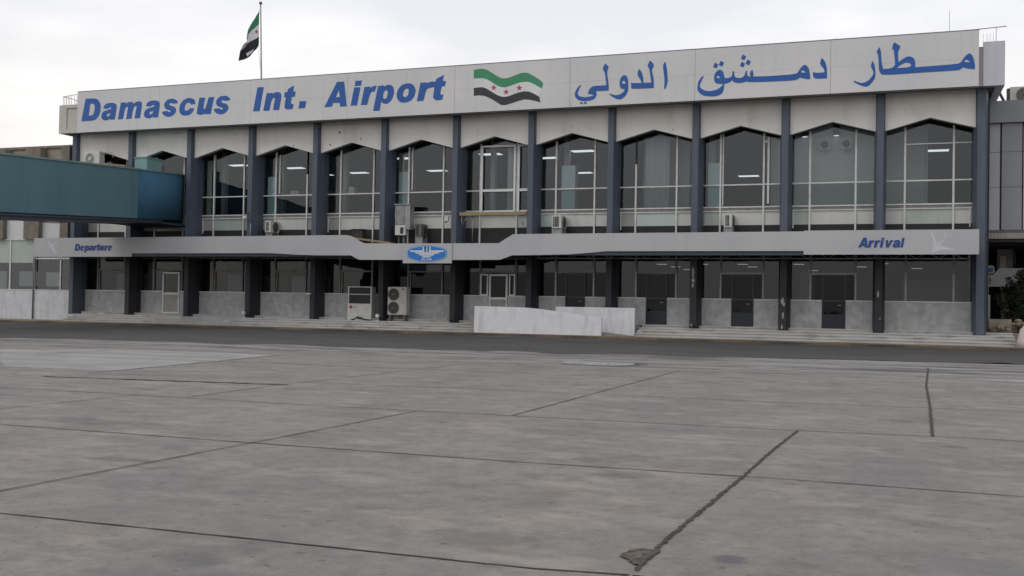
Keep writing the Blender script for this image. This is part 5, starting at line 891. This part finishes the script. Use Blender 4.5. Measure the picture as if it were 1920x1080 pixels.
# oleander
t = thing('oleander_bush', (49.9, 3.1, .64), 'dark oleander bush growing at the mouth of the passage', 'bush')
leaf = MB(); stem = MB(); r3 = random.Random(11)
for k in range(60):
    a = r3.uniform(0, 6.28); rr = r3.uniform(0, 1.1); bx, by = 50.0+rr*math.cos(a)*1.35, 3.1+rr*math.sin(a)*.7; h = r3.uniform(1.3, 2.5)+(.3 if bx > 49.6 else 0)
    dx, dy = r3.uniform(-.35, .35), r3.uniform(-.25, .25); pts = [(bx*.6+50.0*.4+dx*s, by*.6+3.1*.4+dy*s+.0, .65+h*s) for s in (0, .35, .7, 1)]
    pts = [(50.0+(p[0]-50.0)*(.5+.7*i/3), 3.1+(p[1]-3.1)*(.5+.7*i/3), p[2]) for i, p in enumerate(pts)]
    stem.tube(pts, [.022, .018, .013, .006], 5)
    for j in range(170):
        s = r3.uniform(.12, 1.); i = min(2, int(s*3)); fr_ = s*3-i; p = Vector(pts[i]).lerp(Vector(pts[i+1]), fr_)
        d = Vector((r3.gauss(0, 1), r3.gauss(0, 1), r3.uniform(.1, 1.2))).normalized(); L_ = r3.uniform(.15, .27); sd_ = d.cross(Vector((r3.gauss(0, 1), r3.gauss(0, 1), r3.gauss(0, 1)))).normalized()*L_*.13
        leaf.face([p, p+d*L_*.5+sd_, p+d*L_, p+d*L_*.5-sd_])
leaf.build('foliage', M['leaf'], t, recalc=False); stem.build('stems', M['stem'], t)
q = MB(); r4 = random.Random(3)
for k in range(70):
    x, y = r4.uniform(48.6, 51), r4.uniform(1.2, 2.6); s = r4.uniform(.04, .15); z = .65+max(0, .5-abs(x-49.6)*.4)*r4.random()
    m = bmesh.ops.create_icosphere(q.b, subdivisions=1, radius=s, matrix=Matrix.Translation((x, y, z+s*.5)) @ Matrix.Rotation(r4.random()*3, 4, 'X') @ Matrix.Diagonal((1.4, 1, .7, 1)))
    for v in m['verts']: v.co += Vector((r4.uniform(-1, 1), r4.uniform(-1, 1), r4.uniform(-1, 1)))*s*.25
tag(q.build('rubble', M['rubble']), 'beige rubble and dry debris heaped under the oleander', 'rubble', kind='stuff')
q = MB(); q.box(48.5, 49.4, 2.0, 2.15, .645, 1.22); o = q.build('low_stone_kerb', M['beige_stone']); tag(o, 'low beige stone edging behind the rubble by the last pillar', 'stone edging')
t = thing('panel_board', (48.5, 2.3, .64), 'narrow grey board leaning upright beside the last pillar', 'board')
q = MB(); q.box(48.40, 48.58, 2.3, 2.36, .645, 2.27); q.build('board', M['annex_grey'], t); q = MB(); q.box(48.45, 48.51, 2.362, 2.5, .645, .7); q.build('foot', M['ac_dark'], t)
t = thing('bollard', (49.8, -1.3, .13), 'rounded cream painted bollard at the end of the steps', 'bollard')
q = MB(); q.tube([(49.8, -1.3, .13), (49.8, -1.3, .35), (49.81, -1.3, .8), (49.82, -1.3, 1.0), (49.82, -1.3, 1.08)], [.56, .54, .44, .3, .1], 20); q.build('body', M['bollard'], t)
q = MB(); ring(q, (49.8, -1.3, 0), .3, .58, 0, .0, seg=3) if False else q.tube([(49.8, -1.3, .127), (49.8, -1.3, .16)], .62, 20); q.build('plinth', M['pave'], t)
# ---------------------------------------------------------------- on the roof
t = thing('flagpole', (8.54, 6, 11.4), 'thin grey flagpole rising behind the name board', 'flagpole')
q = MB(); q.tube([(8.6, 6, 11.4), (8.53, 6, 14.86), (8.36, 6, 19.5)], [.06, .055, .04], 10); q.build('pole', M['steel'], t); q = MB(); q.ball((8.355, 6, 19.56), .1); q.build('finial', M['ac_grey'], t)
q = MB(); q.tube([(8.34, 5.95, 19.2), (8.28, 5.95, 18.7)], .012, 5); q.tube([(8.3, 5.95, 17.05), (8.45, 5.95, 15.6)], .01, 5); q.build('halyard', M['ac_white'], t)
def fp(x, z): return (8.36+(x-537)/6*.0335, 19.45-(z-25)/6*.0327)
CURV = [[(521, 92), (482, 150), (445, 215), (418, 290), (400, 360), (388, 420), (383, 445)], [(522, 237), (490, 268), (455, 302), (425, 345), (402, 378), (390, 430), (372, 470)],
        [(525, 375), (490, 402), (455, 425), (415, 445), (385, 458), (362, 505), (342, 545)], [(527, 470), (505, 520), (478, 552), (440, 590), (400, 612), (360, 640), (325, 660)]]
fl = MB()
def fpt(v, uu):
    i = min(2, int(v)); s = v-i; j = min(5, int(uu)); tt = uu-j
    A_ = [CURV[i][j][k]+(CURV[i][j+1][k]-CURV[i][j][k])*tt for k in (0, 1)]; B_ = [CURV[i+1][j][k]+(CURV[i+1][j+1][k]-CURV[i+1][j][k])*tt for k in (0, 1)]
    x, z = fp(A_[0]+(B_[0]-A_[0])*s, A_[1]+(B_[1]-A_[1])*s); return (x, 6+.16*math.sin(uu*1.5+v*.7)*uu/6-.05*uu, z)
NU, NV = 24, 18
gv = [[fl.b.verts.new(fpt(3*j/NV, 6*i/NU)) for i in range(NU+1)] for j in range(NV+1)]
for j in range(NV):
    for i in range(NU): fc = fl.b.faces.new((gv[j][i], gv[j][i+1], gv[j+1][i+1], gv[j+1][i])); fc.material_index = j*3//NV; fc.smooth = True
for sx_, sz_, rr, sq_ in ((497, 322, 27, .75), (410, 402, 20, .7)):
    P = []
    for k in range(10):
        rad = rr if k % 2 == 0 else rr*.42; P.append(fp(sx_+rad*math.sin(k*math.pi/5)*sq_, sz_-rad*math.cos(k*math.pi/5)))
    yy = 5.93 if sx_ > 450 else 5.70
    fl.face([(x, yy, z) for x, z in P], 3)
P = [fp(*p) for p in ((398, 572), (470, 542), (500, 528), (478, 556), (418, 607))]; fl.face([(x, 5.72, z) for x, z in P], 1)
tag(fl.build('flag', [M['cloth_green'], M['cloth_white'], M['cloth_black'], M['cloth_red']], recalc=False), 'limp green white and black flag with red stars on the flagpole', 'flag')
t = thing('roof_antenna', (47.0, 6, 11.4), 'thin whip antenna rising over the Arabic end of the name board', 'antenna')
q = MB(); q.tube([(47, 6, 11.4), (47, 6, 15.9)], .012, 6); q.build('mast', M['steel'], t); q = MB(); q.tube([(47, 6, 11.4), (47, 6, 11.7)], .04, 8); q.build('base', M['ac_grey'], t)
